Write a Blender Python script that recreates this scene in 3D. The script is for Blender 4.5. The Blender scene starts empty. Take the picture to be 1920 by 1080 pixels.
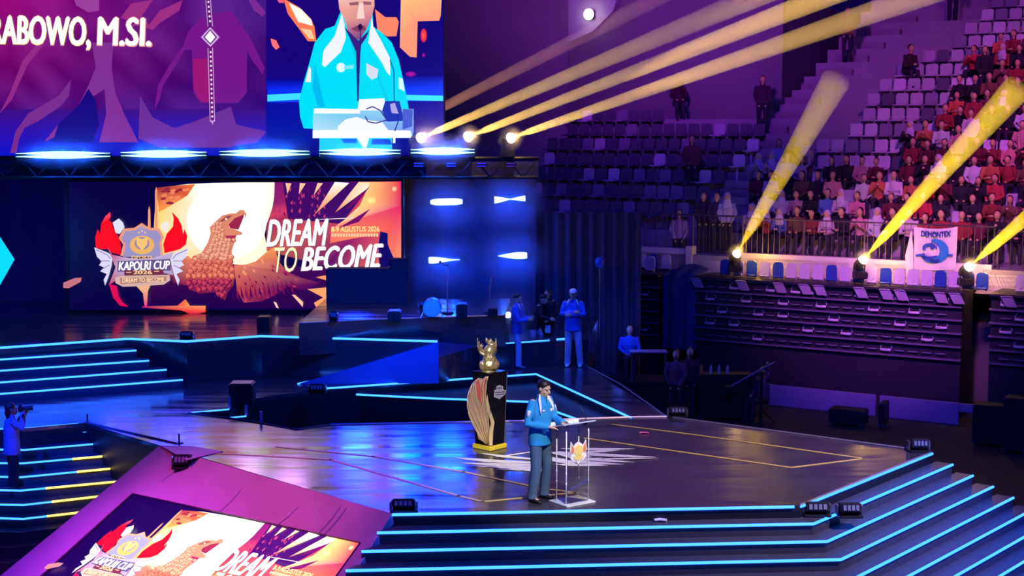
import bpy, bmesh, math, random
from mathutils import Vector, Matrix
from mathutils.geometry import tessellate_polygon

random.seed(7)
SC = bpy.context.scene
COL = SC.collection

# ------------------------------------------------------------------ camera
FPX = 2700.0
PITCH = math.atan(300 / 2700)
CAMZ = 6.16
cd = bpy.data.cameras.new('camera')
cd.sensor_width = 36.0
cd.lens = 36.0 * FPX / 1920.0
cd.clip_end = 400
cam = bpy.data.objects.new('camera', cd)
COL.objects.link(cam)
cam.location = (0, 0, CAMZ)
cam.rotation_euler = (math.pi / 2 - PITCH, 0, 0)
SC.camera = cam

# ------------------------------------------------------------------ view, world
SC.view_settings.view_transform = 'Standard'
SC.view_settings.look = 'None'
SC.view_settings.exposure = 0.0
SC.view_settings.gamma = 1.0
SC.view_settings.use_curve_mapping = False
SC.cycles.use_denoising = True
SC.cycles.denoising_input_passes = 'RGB'
SC.cycles.max_bounces = 6
SC.cycles.diffuse_bounces = 2
SC.cycles.glossy_bounces = 3
SC.cycles.transmission_bounces = 6
SC.cycles.transparent_max_bounces = 12
SC.cycles.volume_bounces = 0
SC.cycles.sample_clamp_indirect = 4.0
SC.cycles.caustics_reflective = False
SC.cycles.caustics_refractive = False

w = bpy.data.worlds.new('arena_dark')
SC.world = w
w.use_nodes = True
w.node_tree.nodes['Background'].inputs[0].default_value = (0.014, 0.005, 0.20, 1)
w.node_tree.nodes['Background'].inputs[1].default_value = 0.22


def lin(c):
    """display RGB 0-255 -> linear"""
    r = []
    for v in c[:3]:
        v = v / 255.0
        r.append(v / 12.92 if v <= 0.04045 else ((v + 0.055) / 1.055) ** 2.4)
    return tuple(r)


def aim(o, target):
    d = Vector(target) - Vector(o.location)
    o.rotation_euler = d.to_track_quat('-Z', 'Y').to_euler()


def spot(loc, target, col, power, angle, blend=0.5, rad=0.15, constant=False):
    l = bpy.data.lights.new('stage_spot', 'SPOT')
    l.color = col
    l.energy = power
    l.spot_size = math.radians(angle)
    l.spot_blend = blend
    l.shadow_soft_size = rad
    if constant:
        l.use_nodes = True
        nt = l.node_tree
        em = nt.nodes['Emission']
        fo = nt.nodes.new('ShaderNodeLightFalloff')
        fo.inputs[0].default_value = 1.0
        nt.links.new(fo.outputs['Linear'], em.inputs['Strength'])
    o = bpy.data.objects.new('stage_spot', l)
    COL.objects.link(o)
    o.location = loc
    aim(o, target)
    return o


def area(loc, target, col, power, sx, sy, spread=180):
    l = bpy.data.lights.new('wash_light', 'AREA')
    l.shape = 'RECTANGLE'
    l.size = sx
    l.size_y = sy
    l.color = col
    l.energy = power
    l.spread = math.radians(spread)
    o = bpy.data.objects.new('wash_light', l)
    COL.objects.link(o)
    o.location = loc
    aim(o, target)
    return o


def point(loc, col, power, rad=0.1):
    l = bpy.data.lights.new('glow_light', 'POINT')
    l.color = col
    l.energy = power
    l.shadow_soft_size = rad
    o = bpy.data.objects.new('glow_light', l)
    COL.objects.link(o)
    o.location = loc
    return o


# rig lights hung above the hall; the last two are added lamps
spot((5.5, 6.0, 14.0), (0.55, 19.5, 2.0), (1.0, 0.93, 0.78), 13000, 9, 0.6, 0.2)      # warm key on the speaker
spot((-3.5, 8.0, 13.0), (-0.2, 22.4, 1.9), (1.0, 0.95, 0.6), 9000, 8, 0.7, 0.2)      # trophy key
spot((10.0, 14.0, 14.0), (4.0, 21.0, 1.0), (1.0, 0.75, 0.6), 12000, 34, 1.0, 0.4)     # warm on the right of the deck
spot((-9.0, 15.0, 11.0), (-4.6, 19.8, 0.4), (1.0, 0.10, 0.34), 5500, 34, 0.9, 0.4)    # pink on the ramp
spot((-13.0, 15.0, 10.0), (-6.6, 20.0, -0.2), (0.34, 0.015, 1.0), 11000, 26, 1.0, 0.4)  # violet on the ramp's outer side
spot((-9.5, 15.0, 12.0), (-8.2, 25.6, 1.0), (0.0, 0.03, 1.0), 26000, 22, 0.8, 0.3)   # blue on the left landing
spot((2.0, 27.0, 13.0), (0.9, 30.6, 1.6), (0.02, 0.09, 1.0), 5000, 22, 1.0, 0.4)      # blue on the crew
area((2.0, 12.0, 15.0), (0.0, 28.0, 0.0), (0.01, 0.04, 1.0), 1800, 8, 3)              # blue fill over the decks
spot((12.0, 24.0, 17.0), (16.5, 42.5, 6.0), (0.85, 0.13, 0.80), 13000, 42, 1.0, 1.0)   # violet on the crowded bank
spot((20.0, 20.0, 17.0), (17.5, 38.5, 4.0), (1.0, 0.10, 0.16), 2600, 26, 1.0, 0.8)   # red on the crowd
spot((6.0, 22.0, 13.0), (10.0, 37.4, 2.6), (0.90, 0.20, 0.80), 14000, 27, 1.0, 0.6)    # rose on the parapet
spot((0.0, 24.0, 15.0), (5.0, 46.5, 5.0), (0.08, 0.01, 1.0), 3600, 34, 1.0, 0.8)     # blue on the far bank
spot((4.0, 18.0, 12.0), (9.6, 36.3, 1.0), (0.01, 0.02, 1.0), 5000, 20, 1.0, 0.5)      # blue on the near end of the bleachers
spot((1.0, 30.0, 12.0), (6.0, 50.0, 14.0), (0.60, 0.06, 1.0), 12000, 60, 1.0, 0.8)     # violet on the high wall
spot((-12.0, 31.2, 4.4), (-12.4, 36.0, 3.2), (0.03, 0.01, 1.0), 500, 110, 1.0, 0.4)     # added low lamp, blue on the curtain beyond the display
spot((13.0, 15.0, 9.0), (7.2, 20.0, 0.3), (0.0, 0.05, 1.0), 16000, 34, 1.0, 0.4)       # added side lamp, blue raking the turning stairs
# unseen low lamps without fixtures, added for the sheen on the glossy deck
for x_, z_, c_, p_ in ((-3.5, 3.1, (0.0, 0.02, 1.0), 700), (-2.4, 3.5, (0.0, 0.02, 1.0), 800), (-1.4, 3.3, (0.0, 0.02, 1.0), 560), (-6.0, 4.2, (0.75, 0.30, 1.0), 90), (-5.0, 4.4, (0.8, 0.34, 1.0), 90)):
    spot((x_, 31.9, z_), (x_ * 0.62, 21.5, 1.0), c_, p_, 60, 1.0, 0.35)
for x_, z_ in ((-9.8, 2.9), (-8.4, 2.9), (-7.0, 2.9)):
    spot((x_, 29.4, z_), (x_ * 0.9, 25.4, 1.0), (0.0, 0.015, 1.0), 260, 70, 1.0, 0.5)

# ------------------------------------------------------------------ placing


def ray(px, py):
    x = (px - 960) / FPX
    y = (540 - py) / FPX
    return Vector((x, math.cos(PITCH) + y * math.sin(PITCH), -math.sin(PITCH) + y * math.cos(PITCH)))


EYE = Vector((0, 0, CAMZ))


def G(px, py, z):
    d = ray(px, py)
    return EYE + d * ((z - CAMZ) / d.z)


def V(px, py, Y):
    d = ray(px, py)
    return EYE + d * (Y / d.y)


def onplane(px, py, p0, n):
    d = ray(px, py)
    return EYE + d * ((Vector(p0) - EYE).dot(n) / d.dot(n))


def proj(P):
    x, y, z = P[0], P[1], P[2] - CAMZ
    fw = y * math.cos(PITCH) - z * math.sin(PITCH)
    up = y * math.sin(PITCH) + z * math.cos(PITCH)
    return 960 + FPX * x / fw, 540 - FPX * up / fw


def inpoly(x, y, poly):
    c = False
    n = len(poly)
    for i in range(n):
        x1, y1 = poly[i]
        x2, y2 = poly[(i + 1) % n]
        if (y1 > y) != (y2 > y) and x < (x2 - x1) * (y - y1) / (y2 - y1) + x1:
            c = not c
    return c


# ------------------------------------------------------------------ materials
MATS = {}


def mat(name, col=(0.5, 0.5, 0.5), rough=0.6, metal=0.0, emit=None, strength=0.0, var=0.25, scale=6.0,
        bump=0.0, trans=0.0, ior=1.45, alpha=1.0, objcol=False, coat=0.0):
    if name in MATS:
        return MATS[name]
    m = bpy.data.materials.new(name)
    m.use_nodes = True
    nt = m.node_tree
    b = nt.nodes['Principled BSDF']
    b.inputs['Roughness'].default_value = rough
    b.inputs['Metallic'].default_value = metal
    b.inputs['IOR'].default_value = ior
    b.inputs['Transmission Weight'].default_value = trans
    b.inputs['Alpha'].default_value = alpha
    b.inputs['Coat Weight'].default_value = coat
    if emit:
        b.inputs['Base Color'].default_value = (*col, 1)
        b.inputs['Emission Color'].default_value = (*emit, 1)
        b.inputs['Emission Strength'].default_value = strength
    else:
        tc = nt.nodes.new('ShaderNodeTexCoord')
        nz = nt.nodes.new('ShaderNodeTexNoise')
        nz.inputs['Scale'].default_value = scale
        nz.inputs['Detail'].default_value = 4
        nt.links.new(tc.outputs['Object'], nz.inputs['Vector'])
        mr = nt.nodes.new('ShaderNodeMapRange')
        mr.inputs['To Min'].default_value = 1 - var
        mr.inputs['To Max'].default_value = 1 + var
        nt.links.new(nz.outputs['Fac'], mr.inputs['Value'])
        mx = nt.nodes.new('ShaderNodeVectorMath')
        mx.operation = 'SCALE'
        nt.links.new(mr.outputs[0], mx.inputs['Scale'])
        if objcol:
            oi = nt.nodes.new('ShaderNodeObjectInfo')
            nt.links.new(oi.outputs['Color'], mx.inputs[0])
        else:
            mx.inputs[0].default_value = col
        nt.links.new(mx.outputs[0], b.inputs['Base Color'])
        if bump:
            bp = nt.nodes.new('ShaderNodeBump')
            bp.inputs['Strength'].default_value = bump
            bp.inputs['Distance'].default_value = 0.02
            nt.links.new(nz.outputs['Fac'], bp.inputs['Height'])
            nt.links.new(bp.outputs[0], b.inputs['Normal'])
    MATS[name] = m
    return m


def deck_material():
    m = mat('glossy_black_deck', (0.045, 0.042, 0.05), 0.2, ior=1.9, var=0.5, scale=1.3)
    nt = m.node_tree
    b = nt.nodes['Principled BSDF']
    tc = nt.nodes.new('ShaderNodeTexCoord')
    mp = nt.nodes.new('ShaderNodeMapping')
    mp.inputs['Scale'].default_value = (0.35, 2.4, 1)
    mp.inputs['Rotation'].default_value = (0, 0, 0.1)
    nz = nt.nodes.new('ShaderNodeTexNoise')
    nz.inputs['Scale'].default_value = 1.6
    nz.inputs['Detail'].default_value = 6
    mr = nt.nodes.new('ShaderNodeMapRange')
    mr.inputs['From Min'].default_value = 0.35
    mr.inputs['From Max'].default_value = 0.7
    mr.inputs['To Min'].default_value = 0.10
    mr.inputs['To Max'].default_value = 0.30
    nt.links.new(tc.outputs['Object'], mp.inputs[0])
    nt.links.new(mp.outputs[0], nz.inputs['Vector'])
    nt.links.new(nz.outputs['Fac'], mr.inputs['Value'])
    nt.links.new(mr.outputs[0], b.inputs['Roughness'])
    bp = nt.nodes.new('ShaderNodeBump')
    bp.inputs['Strength'].default_value = 0.12
    bp.inputs['Distance'].default_value = 0.03
    nt.links.new(nz.outputs['Fac'], bp.inputs['Height'])
    nt.links.new(bp.outputs[0], b.inputs['Normal'])
    return m


M_DECK = deck_material()
M_RISER = mat('black_riser', (0.012, 0.012, 0.016), 0.45)
M_STEP = mat('dark_step', (0.055, 0.055, 0.065), 0.4)
M_BLACK = mat('black_plastic', (0.02, 0.02, 0.022), 0.45)
M_DRAPE = mat('black_drape', (0.06, 0.06, 0.09), 0.9, scale=3)
M_FLOOR = mat('arena_floor', (0.03, 0.022, 0.035), 0.7, scale=0.7, var=0.5)
M_STRIP = mat('led_strip_cyan', (0, 0, 0), 0.5, emit=(0.02, 0.13, 1.0), strength=6.0)
M_STRIPY = mat('led_strip_amber', (0, 0, 0), 0.5, emit=lin((255, 215, 90)), strength=3.0)
M_STRIPB = mat('led_strip_blue', (0, 0, 0), 0.5, emit=lin((10, 120, 255)), strength=3.0)
M_GOLDTAPE = mat('yellow_floor_tape', (0.75, 0.55, 0.12), 0.5)
M_WHITE = mat('white_paint', (0.75, 0.75, 0.72), 0.5)
M_METAL = mat('grey_metal', (0.35, 0.35, 0.38), 0.35, metal=0.8)
M_CLOTH = mat('pink_lit_cloth', (0.55, 0.40, 0.45), 0.8, scale=1.5, var=0.3, bump=0.6)  # pinkish grey: some of the pink light is put into the colour
M_CONC = mat('pale_concrete', (0.42, 0.40, 0.42), 0.8, scale=2, var=0.3)
M_CONCD = mat('dark_concrete', (0.10, 0.09, 0.11), 0.85, scale=2, var=0.3)
M_GOLD = mat('polished_gold', (0.95, 0.74, 0.25), 0.32, metal=0.65, var=0.2, scale=20)


# ------------------------------------------------------------------ building
def tag(o, label=None, cat=None, group=None, kind=None):
    if label:
        o['label'] = label
    if cat:
        o['category'] = cat
    if group:
        o['group'] = group
    if kind:
        o['kind'] = kind
    return o


def thing(name, label, cat, loc=(0, 0, 0), rz=0.0, group=None):
    o = bpy.data.objects.new(name, None)
    COL.objects.link(o)
    o.empty_display_size = 0.2
    o.location = loc
    o.rotation_euler = (0, 0, rz)
    return tag(o, label, cat, group)


def obj(name, bm, mats, parent=None, smooth=False, loc=None, world=False):
    """link a bmesh; world=True: coordinates are world ones though it has a parent"""
    me = bpy.data.meshes.new(name)
    bm.to_mesh(me)
    bm.free()
    return objm(name, me, mats, parent, smooth, loc, world)


def objm(name, me, mats, parent=None, smooth=False, loc=None, world=False):
    if not isinstance(mats, (list, tuple)):
        mats = [mats]
    if not me.materials:
        for m in mats:
            me.materials.append(m)
    if smooth:
        me.polygons.foreach_set('use_smooth', [True] * len(me.polygons))
    o = bpy.data.objects.new(name, me)
    COL.objects.link(o)
    if loc is not None:
        o.location = loc
    if parent is not None:
        o.parent = parent
        if world:
            M = Matrix.Translation(parent.location) @ parent.rotation_euler.to_matrix().to_4x4()
            o.matrix_parent_inverse = M.inverted()
    return o


def box(bm, lo, hi, mi=0, rot=None, bevel=0.0):
    vs = []
    for z in (lo[2], hi[2]):
        for x, y in ((lo[0], lo[1]), (hi[0], lo[1]), (hi[0], hi[1]), (lo[0], hi[1])):
            v = Vector((x, y, z))
            if rot is not None:
                v = rot @ v
            vs.append(bm.verts.new(v))
    fs = []
    for q in ((3, 2, 1, 0), (4, 5, 6, 7), (0, 1, 5, 4), (1, 2, 6, 5), (2, 3, 7, 6), (3, 0, 4, 7)):
        f = bm.faces.new([vs[i] for i in q])
        f.material_index = mi
        fs.append(f)
    if bevel:
        es = list({e for f in fs for e in f.edges})
        bmesh.ops.bevel(bm, geom=es, offset=bevel, segments=2, affect='EDGES')
    return vs


def cbox(bm, c, s, mi=0, rot=None, bevel=0.0):
    if rot is None:
        return box(bm, (c[0] - s[0] / 2, c[1] - s[1] / 2, c[2] - s[2] / 2), (c[0] + s[0] / 2, c[1] + s[1] / 2, c[2] + s[2] / 2), mi, bevel=bevel)
    T = Matrix.Translation(c) @ rot.to_4x4()
    return box(bm, (-s[0] / 2, -s[1] / 2, -s[2] / 2), (s[0] / 2, s[1] / 2, s[2] / 2), mi, T, bevel)


def tube(bm, pts, rad, seg=10, mi=0, cap=True, flat=None):
    """loft rings along pts; rad: number, (a,b) or a list of them. a along side axis, b along the other."""
    pts = [Vector(p) for p in pts]
    n = len(pts)
    if not isinstance(rad, list):
        rad = [rad] * n
    ref = Vector(flat) if flat is not None else None
    rings = []
    prev = None
    for i, p in enumerate(pts):
        if i == 0:
            d = pts[1] - pts[0]
        elif i == n - 1:
            d = pts[-1] - pts[-2]
        else:
            d = (pts[i + 1] - p).normalized() + (p - pts[i - 1]).normalized()
        d.normalize()
        if ref is not None:
            a = ref - d * ref.dot(d)
        elif prev is None:
            a = Vector((1, 0, 0)) if abs(d.x) < 0.9 else Vector((0, 1, 0))
            a = a - d * a.dot(d)
        else:
            a = prev - d * prev.dot(d)
        a.normalize()
        prev = a
        b = d.cross(a)
        r = rad[i]
        ra, rb = r if isinstance(r, (tuple, list)) else (r, r)
        rings.append([bm.verts.new(p + a * (ra * math.cos(2 * math.pi * k / seg)) + b * (rb * math.sin(2 * math.pi * k / seg))) for k in range(seg)])
    for i in range(n - 1):
        for k in range(seg):
            f = bm.faces.new((rings[i][k], rings[i][(k + 1) % seg], rings[i + 1][(k + 1) % seg], rings[i + 1][k]))
            f.material_index = mi
    if cap:
        f = bm.faces.new(list(reversed(rings[0])))
        f.material_index = mi
        f = bm.faces.new(rings[-1])
        f.material_index = mi


def ball(bm, c, r, seg=14, rings=9, mi=0, rot=None):
    c = Vector(c)
    if not isinstance(r, (tuple, list)):
        r = (r, r, r)
    rows = []
    for i in range(rings + 1):
        t = math.pi * i / rings
        if i in (0, rings):
            v = Vector((0, 0, r[2] * math.cos(t)))
            if rot is not None:
                v = rot @ v
            rows.append([bm.verts.new(c + v)])
        else:
            row = []
            for k in range(seg):
                a = 2 * math.pi * k / seg
                v = Vector((r[0] * math.sin(t) * math.cos(a), r[1] * math.sin(t) * math.sin(a), r[2] * math.cos(t)))
                if rot is not None:
                    v = rot @ v
                row.append(bm.verts.new(c + v))
            rows.append(row)
    for i in range(rings):
        A, B = rows[i], rows[i + 1]
        for k in range(seg):
            k2 = (k + 1) % seg
            if len(A) == 1:
                f = bm.faces.new((A[0], B[k], B[k2]))
            elif len(B) == 1:
                f = bm.faces.new((A[k], B[0], A[k2]))
            else:
                f = bm.faces.new((A[k], B[k], B[k2], A[k2]))
            f.material_index = mi


def prism(bm, poly, z0, z1, mi=0, side=None, holes=()):
    """poly: list of (x,y); concave allowed"""
    loops = [[Vector((p[0], p[1], 0)) for p in poly]] + [[Vector((p[0], p[1], 0)) for p in h] for h in holes]
    tris = tessellate_polygon(loops)
    flat = [p for l in loops for p in l]
    top = [bm.verts.new((p.x, p.y, z1)) for p in flat]
    bot = [bm.verts.new((p.x, p.y, z0)) for p in flat]
    for t in tris:
        a, b, c = [flat[i] for i in t]
        up = (b - a).cross(c - a).z > 0
        t = t if up else t[::-1]
        f = bm.faces.new([top[i] for i in t])
        f.material_index = mi
        f = bm.faces.new([bot[i] for i in reversed(t)])
        f.material_index = mi if side is None else side
    k = 0
    for l in loops:
        n = len(l)
        for i in range(n):
            a, b = k + i, k + (i + 1) % n
            f = bm.faces.new((bot[a], bot[b], top[b], top[a]))
            f.material_index = mi if side is None else side
        k += n
    bmesh.ops.recalc_face_normals(bm, faces=bm.faces)


def plate(bm, pts, n, th, mi=0):
    """flat polygon in 3D (concave allowed) given thickness th along -n"""
    pts = [Vector(p) for p in pts]
    tris = tessellate_polygon([pts])
    n = Vector(n).normalized()
    a = [bm.verts.new(p) for p in pts]
    b = [bm.verts.new(p - n * th) for p in pts]
    for t in tris:
        up = (pts[t[1]] - pts[t[0]]).cross(pts[t[2]] - pts[t[0]]).dot(n) > 0
        t = t if up else t[::-1]
        for vs, q in ((a, t), (b, t[::-1])):
            f = bm.faces.new([vs[i] for i in q])
            f.material_index = mi
    k = len(pts)
    for i in range(k):
        f = bm.faces.new((a[i], b[i], b[(i + 1) % k], a[(i + 1) % k]))
        f.material_index = mi


def strip_obj(name, pts, parent, m, r=0.018, world=True):
    bm = bmesh.new()
    tube(bm, pts, r, seg=6)
    return obj(name, bm, m, parent, world=world)


def baked(bm, voxel, smooth_it=4):
    """one continuous surface out of overlapping lofts"""
    me = bpy.data.meshes.new('tmp')
    bm.to_mesh(me)
    bm.free()
    o = bpy.data.objects.new('tmp', me)
    COL.objects.link(o)
    r = o.modifiers.new('r', 'REMESH')
    r.mode = 'VOXEL'
    r.voxel_size = voxel
    if smooth_it:
        s = o.modifiers.new('s', 'SMOOTH')
        s.iterations = smooth_it
        s.factor = 0.5
    bpy.context.view_layer.update()
    dg = bpy.context.evaluated_depsgraph_get()
    out = bpy.data.meshes.new_from_object(o.evaluated_get(dg))
    bpy.data.objects.remove(o)
    bpy.data.meshes.remove(me)
    out.materials.clear()
    return out


_TX = {}


def text_tris(s, shear=0.0, bold=0.0):
    """triangles of a word, height of capitals 1, starting at x=0; returns (pts, faces, width)"""
    key = (s, shear, bold)
    if key in _TX:
        return _TX[key]
    c = bpy.data.curves.new('t', 'FONT')
    c.body = s
    c.size = 1.0
    c.shear = shear
    c.resolution_u = 3
    o = bpy.data.objects.new('t', c)
    COL.objects.link(o)
    bpy.context.view_layer.update()
    dg = bpy.context.evaluated_depsgraph_get()
    me = bpy.data.meshes.new_from_object(o.evaluated_get(dg))
    pts = [v.co.copy() for v in me.vertices]
    faces = [tuple(p.vertices) for p in me.polygons]
    bpy.data.objects.remove(o)
    bpy.data.meshes.remove(me)
    bpy.data.curves.remove(c)
    if bold:      # thicker strokes: the same outline laid down again slightly to either side
        n = len(pts)
        f0 = list(faces)
        base = list(pts)
        for dx, dy in ((bold * 1.3, 0), (-bold * 1.3, 0), (0, bold * .8)):
            k = len(pts)
            pts = pts + [p + Vector((dx, dy, 0)) for p in base]
            faces = faces + [tuple(i + k for i in f) for f in f0]
    x0 = min(p.x for p in pts)
    x1 = max(p.x for p in pts)
    y0 = min(p.y for p in pts)
    y1 = max(p.y for p in pts)
    pts = [((p.x - x0) / (x1 - x0), (p.y - y0) / (y1 - y0)) for p in pts]
    _TX[key] = (pts, faces)
    return _TX[key]


def screen_material(name, strength):
    m = bpy.data.materials.new(name)
    m.use_nodes = True
    nt = m.node_tree
    b = nt.nodes['Principled BSDF']
    b.inputs['Base Color'].default_value = (0.01, 0.01, 0.01, 1)
    b.inputs['Roughness'].default_value = 0.4
    a = nt.nodes.new('ShaderNodeVertexColor')
    a.layer_name = 'Col'
    nt.links.new(a.outputs['Color'], b.inputs['Emission Color'])
    b.inputs['Emission Strength'].default_value = strength
    return m


class Canvas:
    """the picture shown on a display: coloured shapes in the display's own plane. conv maps (x,y) to 3D; n the face normal"""

    def __init__(s, conv, n, step=0.004):
        s.conv, s.n, s.step = conv, Vector(n).normalized(), step
        s.v, s.f, s.c = [], [], []
        s.layer = 0
        s.count = 0

    def _add(s, pts, faces, cols):
        k = len(s.v)
        s.count += 1
        off = s.n * (s.step * s.layer + 0.00008 * s.count)
        s.v += [s.conv(*p) + off for p in pts]
        s.f += [tuple(k + i for i in f) for f in faces]
        s.c += cols

    def poly(s, pts, col):
        cols = [lin(c) for c in col] if isinstance(col[0], (tuple, list)) else [lin(col)] * len(pts)
        tr = tessellate_polygon([[Vector((p[0], p[1], 0)) for p in pts]])
        s._add(pts, tr, cols)

    def glow(s, c, rx, ry, col, edge, n=28, rings=1):
        pts = [c] + [(c[0] + rx * math.cos(2 * math.pi * i / n), c[1] + ry * math.sin(2 * math.pi * i / n)) for i in range(n)]
        s._add(pts, [(0, 1 + i, 1 + (i + 1) % n) for i in range(n)], [lin(col)] + [lin(edge)] * n)

    def disc(s, c, rx, ry, col, n=20):
        s.glow(c, rx, ry, col, col, n)

    def line(s, pts, wd, col):
        for (x0, y0), (x1, y1) in zip(pts[:-1], pts[1:]):
            dx, dy = x1 - x0, y1 - y0
            l = math.hypot(dx, dy) or 1
            nx, ny = -dy / l * wd / 2, dx / l * wd / 2
            s.poly([(x0 + nx, y0 + ny), (x1 + nx, y1 + ny), (x1 - nx, y1 - ny), (x0 - nx, y0 - ny)], col)

    def text(s, st, x0, y0, x1, y1, col, shear=0.0, bold=0.02, slope=0.0):
        """fit the word in the box; y grows downwards"""
        pts, faces = text_tris(st, shear, bold)
        P = [(x0 + p[0] * (x1 - x0), y1 - p[1] * (y1 - y0) + slope * p[0] * (x1 - x0)) for p in pts]
        s._add(P, faces, [lin(col)] * len(P))

    def build(s, name, m, parent, world=True):
        me = bpy.data.meshes.new(name)
        me.from_pydata([tuple(v) for v in s.v], [], s.f)
        at = me.color_attributes.new('Col', 'FLOAT_COLOR', 'POINT')
        at.data.foreach_set('color', [x for c in s.c for x in (*c, 1.0)])
        return objm(name, me, m, parent, world=world)

# ================================================================== STAGE
Z0, Z1, Z2 = -1.02, 1.02, 1.87


def g2(px, py, z):
    p = G(px, py, z)
    return (p.x, p.y)


fl = bmesh.new()
box(fl, (-40, 2, Z0 - 0.2), (60, 75, Z0))
tag(obj('floor', fl, M_FLOOR), 'dark arena floor around the stage', 'floor', kind='structure')

A = G(735, 963, Z1)
B = G(1500, 948, Z1)
Cc = G(1747, 849, Z1)
D = G(1250, 782, Z1)
T0 = G(300, 835, Z1)
pit = [g2(353, 775, Z1), g2(430, 767, Z1), g2(478, 747, Z1), g2(610, 728, Z1), g2(1005, 701, Z1), g2(1183, 783, Z1),
       g2(980, 790, Z1), g2(620, 797, Z1), g2(555, 806, Z1)]
outer = [(A.x, A.y), (B.x, B.y), (Cc.x, Cc.y), (D.x, D.y), g2(1100, 687, Z1), g2(1108, 664, Z1), (1.9, 33.0), (-16, 33.0), (-16, 24.3),
         g2(45, 803, Z1), g2(160, 793, Z1), (T0.x, T0.y)]
stage = thing('stage', 'octagonal glossy black main stage with cyan light edges around it', 'stage', (0.5, 21.5, Z0))
bm = bmesh.new()
prism(bm, outer, Z1 - 0.06, Z1, holes=[pit])
deck = obj('deck', bm, M_DECK, stage, world=True)
bm = bmesh.new()
for lp in (outer, pit):
    n = len(lp)
    for i in range(n):
        a, b = Vector((*lp[i], 0)), Vector((*lp[(i + 1) % n], 0))
        vs = [bm.verts.new((a.x, a.y, Z0)), bm.verts.new((b.x, b.y, Z0)), bm.verts.new((b.x, b.y, Z1 - 0.06)), bm.verts.new((a.x, a.y, Z1 - 0.06))]
        bm.faces.new(vs)
obj('skirt', bm, M_RISER, stage, world=True)


def edge_line(pxs, z, m=M_STRIP, parent=stage, r=0.02, name='light_strip', dz=0.0):
    pts = [G(x, y, z) + Vector((0, -0.02, dz)) for x, y in pxs]
    return strip_obj(name, pts, parent, m, r)


edge_line([(610, 728), (1005, 701), (1183, 783)], Z1)
edge_line([(613, 736), (700, 741), (820, 747), (990, 753), (1080, 785)], 0.85)
edge_line([(353, 774), (430, 767)], Z1, r=0.014)
edge_line([(407, 785), (462, 780)], 0.85, r=0.014)
# the low step inside the well
bm = bmesh.new()
st = [g2(613, 736, .85), g2(700, 741, .85), g2(820, 747, .85), g2(990, 753, .85), g2(1080, 785, .85), g2(1178, 784, .85), g2(1005, 703, .85), g2(612, 730, .85)]
prism(bm, st, Z0, 0.845)
prism(bm, [g2(407, 785, .85), g2(462, 780, .85), g2(466, 772, .85), g2(400, 776, .85)], Z0, 0.845)
obj('well_step', bm, M_RISER, stage, world=True)

# pinkish metal nosing on unlit edges
M_NOSE = mat('dull_metal_edge', (0.45, 0.36, 0.34), 0.4, metal=0.5)
for pxs in ([(160, 793), (330, 832)], [(353, 775), (470, 790), (555, 806), (620, 797), (980, 790), (1183, 783), (1250, 782), (1500, 815), (1740, 847)],
            [(1100, 687), (1165, 722), (1250, 782)], [(1500, 948), (1747, 849)]):
    pts = [G(x, y, Z1) + Vector((0, 0, 0.004)) for x, y in pxs]
    bm = bmesh.new()
    tube(bm, pts, (0.022, 0.012), seg=4, flat=(0, 0, 1))
    obj('edge_trim', bm, M_NOSE, stage, world=True)

# ---- floor markings: tape chevrons and the winged ornament
def tape(pxs, wd=0.05):
    bm = bmesh.new()
    pts = [G(x, y, Z1) + Vector((0, 0, 0.006)) for x, y in pxs]
    for a, b in zip(pts[:-1], pts[1:]):
        d = (b - a).normalized()
        nn = Vector((-d.y, d.x, 0)) * wd / 2
        plate(bm, [a + nn - d * wd / 2, b + nn + d * wd / 2, b - nn + d * wd / 2, a - nn - d * wd / 2], (0, 0, 1), 0.004)
    obj('floor_tape', bm, M_GOLDTAPE, stage, world=True)


tape([(1150, 796), (1300, 815), (1620, 860), (1483, 877), (1098, 822)], 0.055)
tape([(365, 848), (620, 862), (860, 930), (905, 941), (1078, 924), (1010, 915), (870, 885), (700, 856), (520, 838)], 0.055)

M_ORN = mat('cream_floor_print', (0.75, 0.73, 0.62), 0.5)
bm = bmesh.new()


def flat_leaf(bm, a, b, wd, lift=0.008, curve=0.0):
    """leaf from pixel a to pixel b lying on the deck"""
    P, Q = G(*a, Z1), G(*b, Z1)
    d = Q - P
    nn = Vector((-d.y, d.x, 0)).normalized()
    up = Vector((0, 0, lift))
    pts = []
    for s in (1, -1):
        for t in ([0.0, .15, .35, .6, .85, 1.0] if s == 1 else [.85, .6, .35, .15]):
            pts.append(P + d * t + nn * (s * wd * math.sin(math.pi * min(1, t * 0.9 + 0.08)) + curve * math.sin(math.pi * t)) + up)
    plate(bm, pts, (0, 0, 1), 0.003)


for a, b, wd, cv in [((1015, 868), (850, 858), .10, .08), ((1015, 872), (862, 868), .09, .06), ((1020, 876), (890, 874), .08, .05),
                     ((1025, 880), (930, 880), .07, .03), ((1010, 862), (900, 850), .07, .05), ((1030, 884), (975, 882), .06, 0),
                     ((930, 858), (1010, 846), .03, 0), ((1050, 842), (1190, 842), .09, -.05), ((1040, 848), (1230, 858), .10, -.05),
                     ((1050, 856), (1190, 868), .10, -.04), ((1050, 864), (1170, 872), .09, -.03), ((1040, 872), (1140, 874), .08, 0),
                     ((1080, 850), (1160, 846), .06, 0), ((1120, 862), (1235, 860), .05, 0), ((1020, 858), (1080, 872), .12, 0),
                     ((1030, 850), (1110, 858), .12, 0), ((1060, 868), (1130, 860), .07, 0), ((1000, 866), (1060, 862), .1, 0)]:
    flat_leaf(bm, a, b, wd, 0.006 + 0.0006 * len(bm.verts) / 20, cv)
obj('floor_emblem', bm, M_ORN, stage, world=True)

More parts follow.
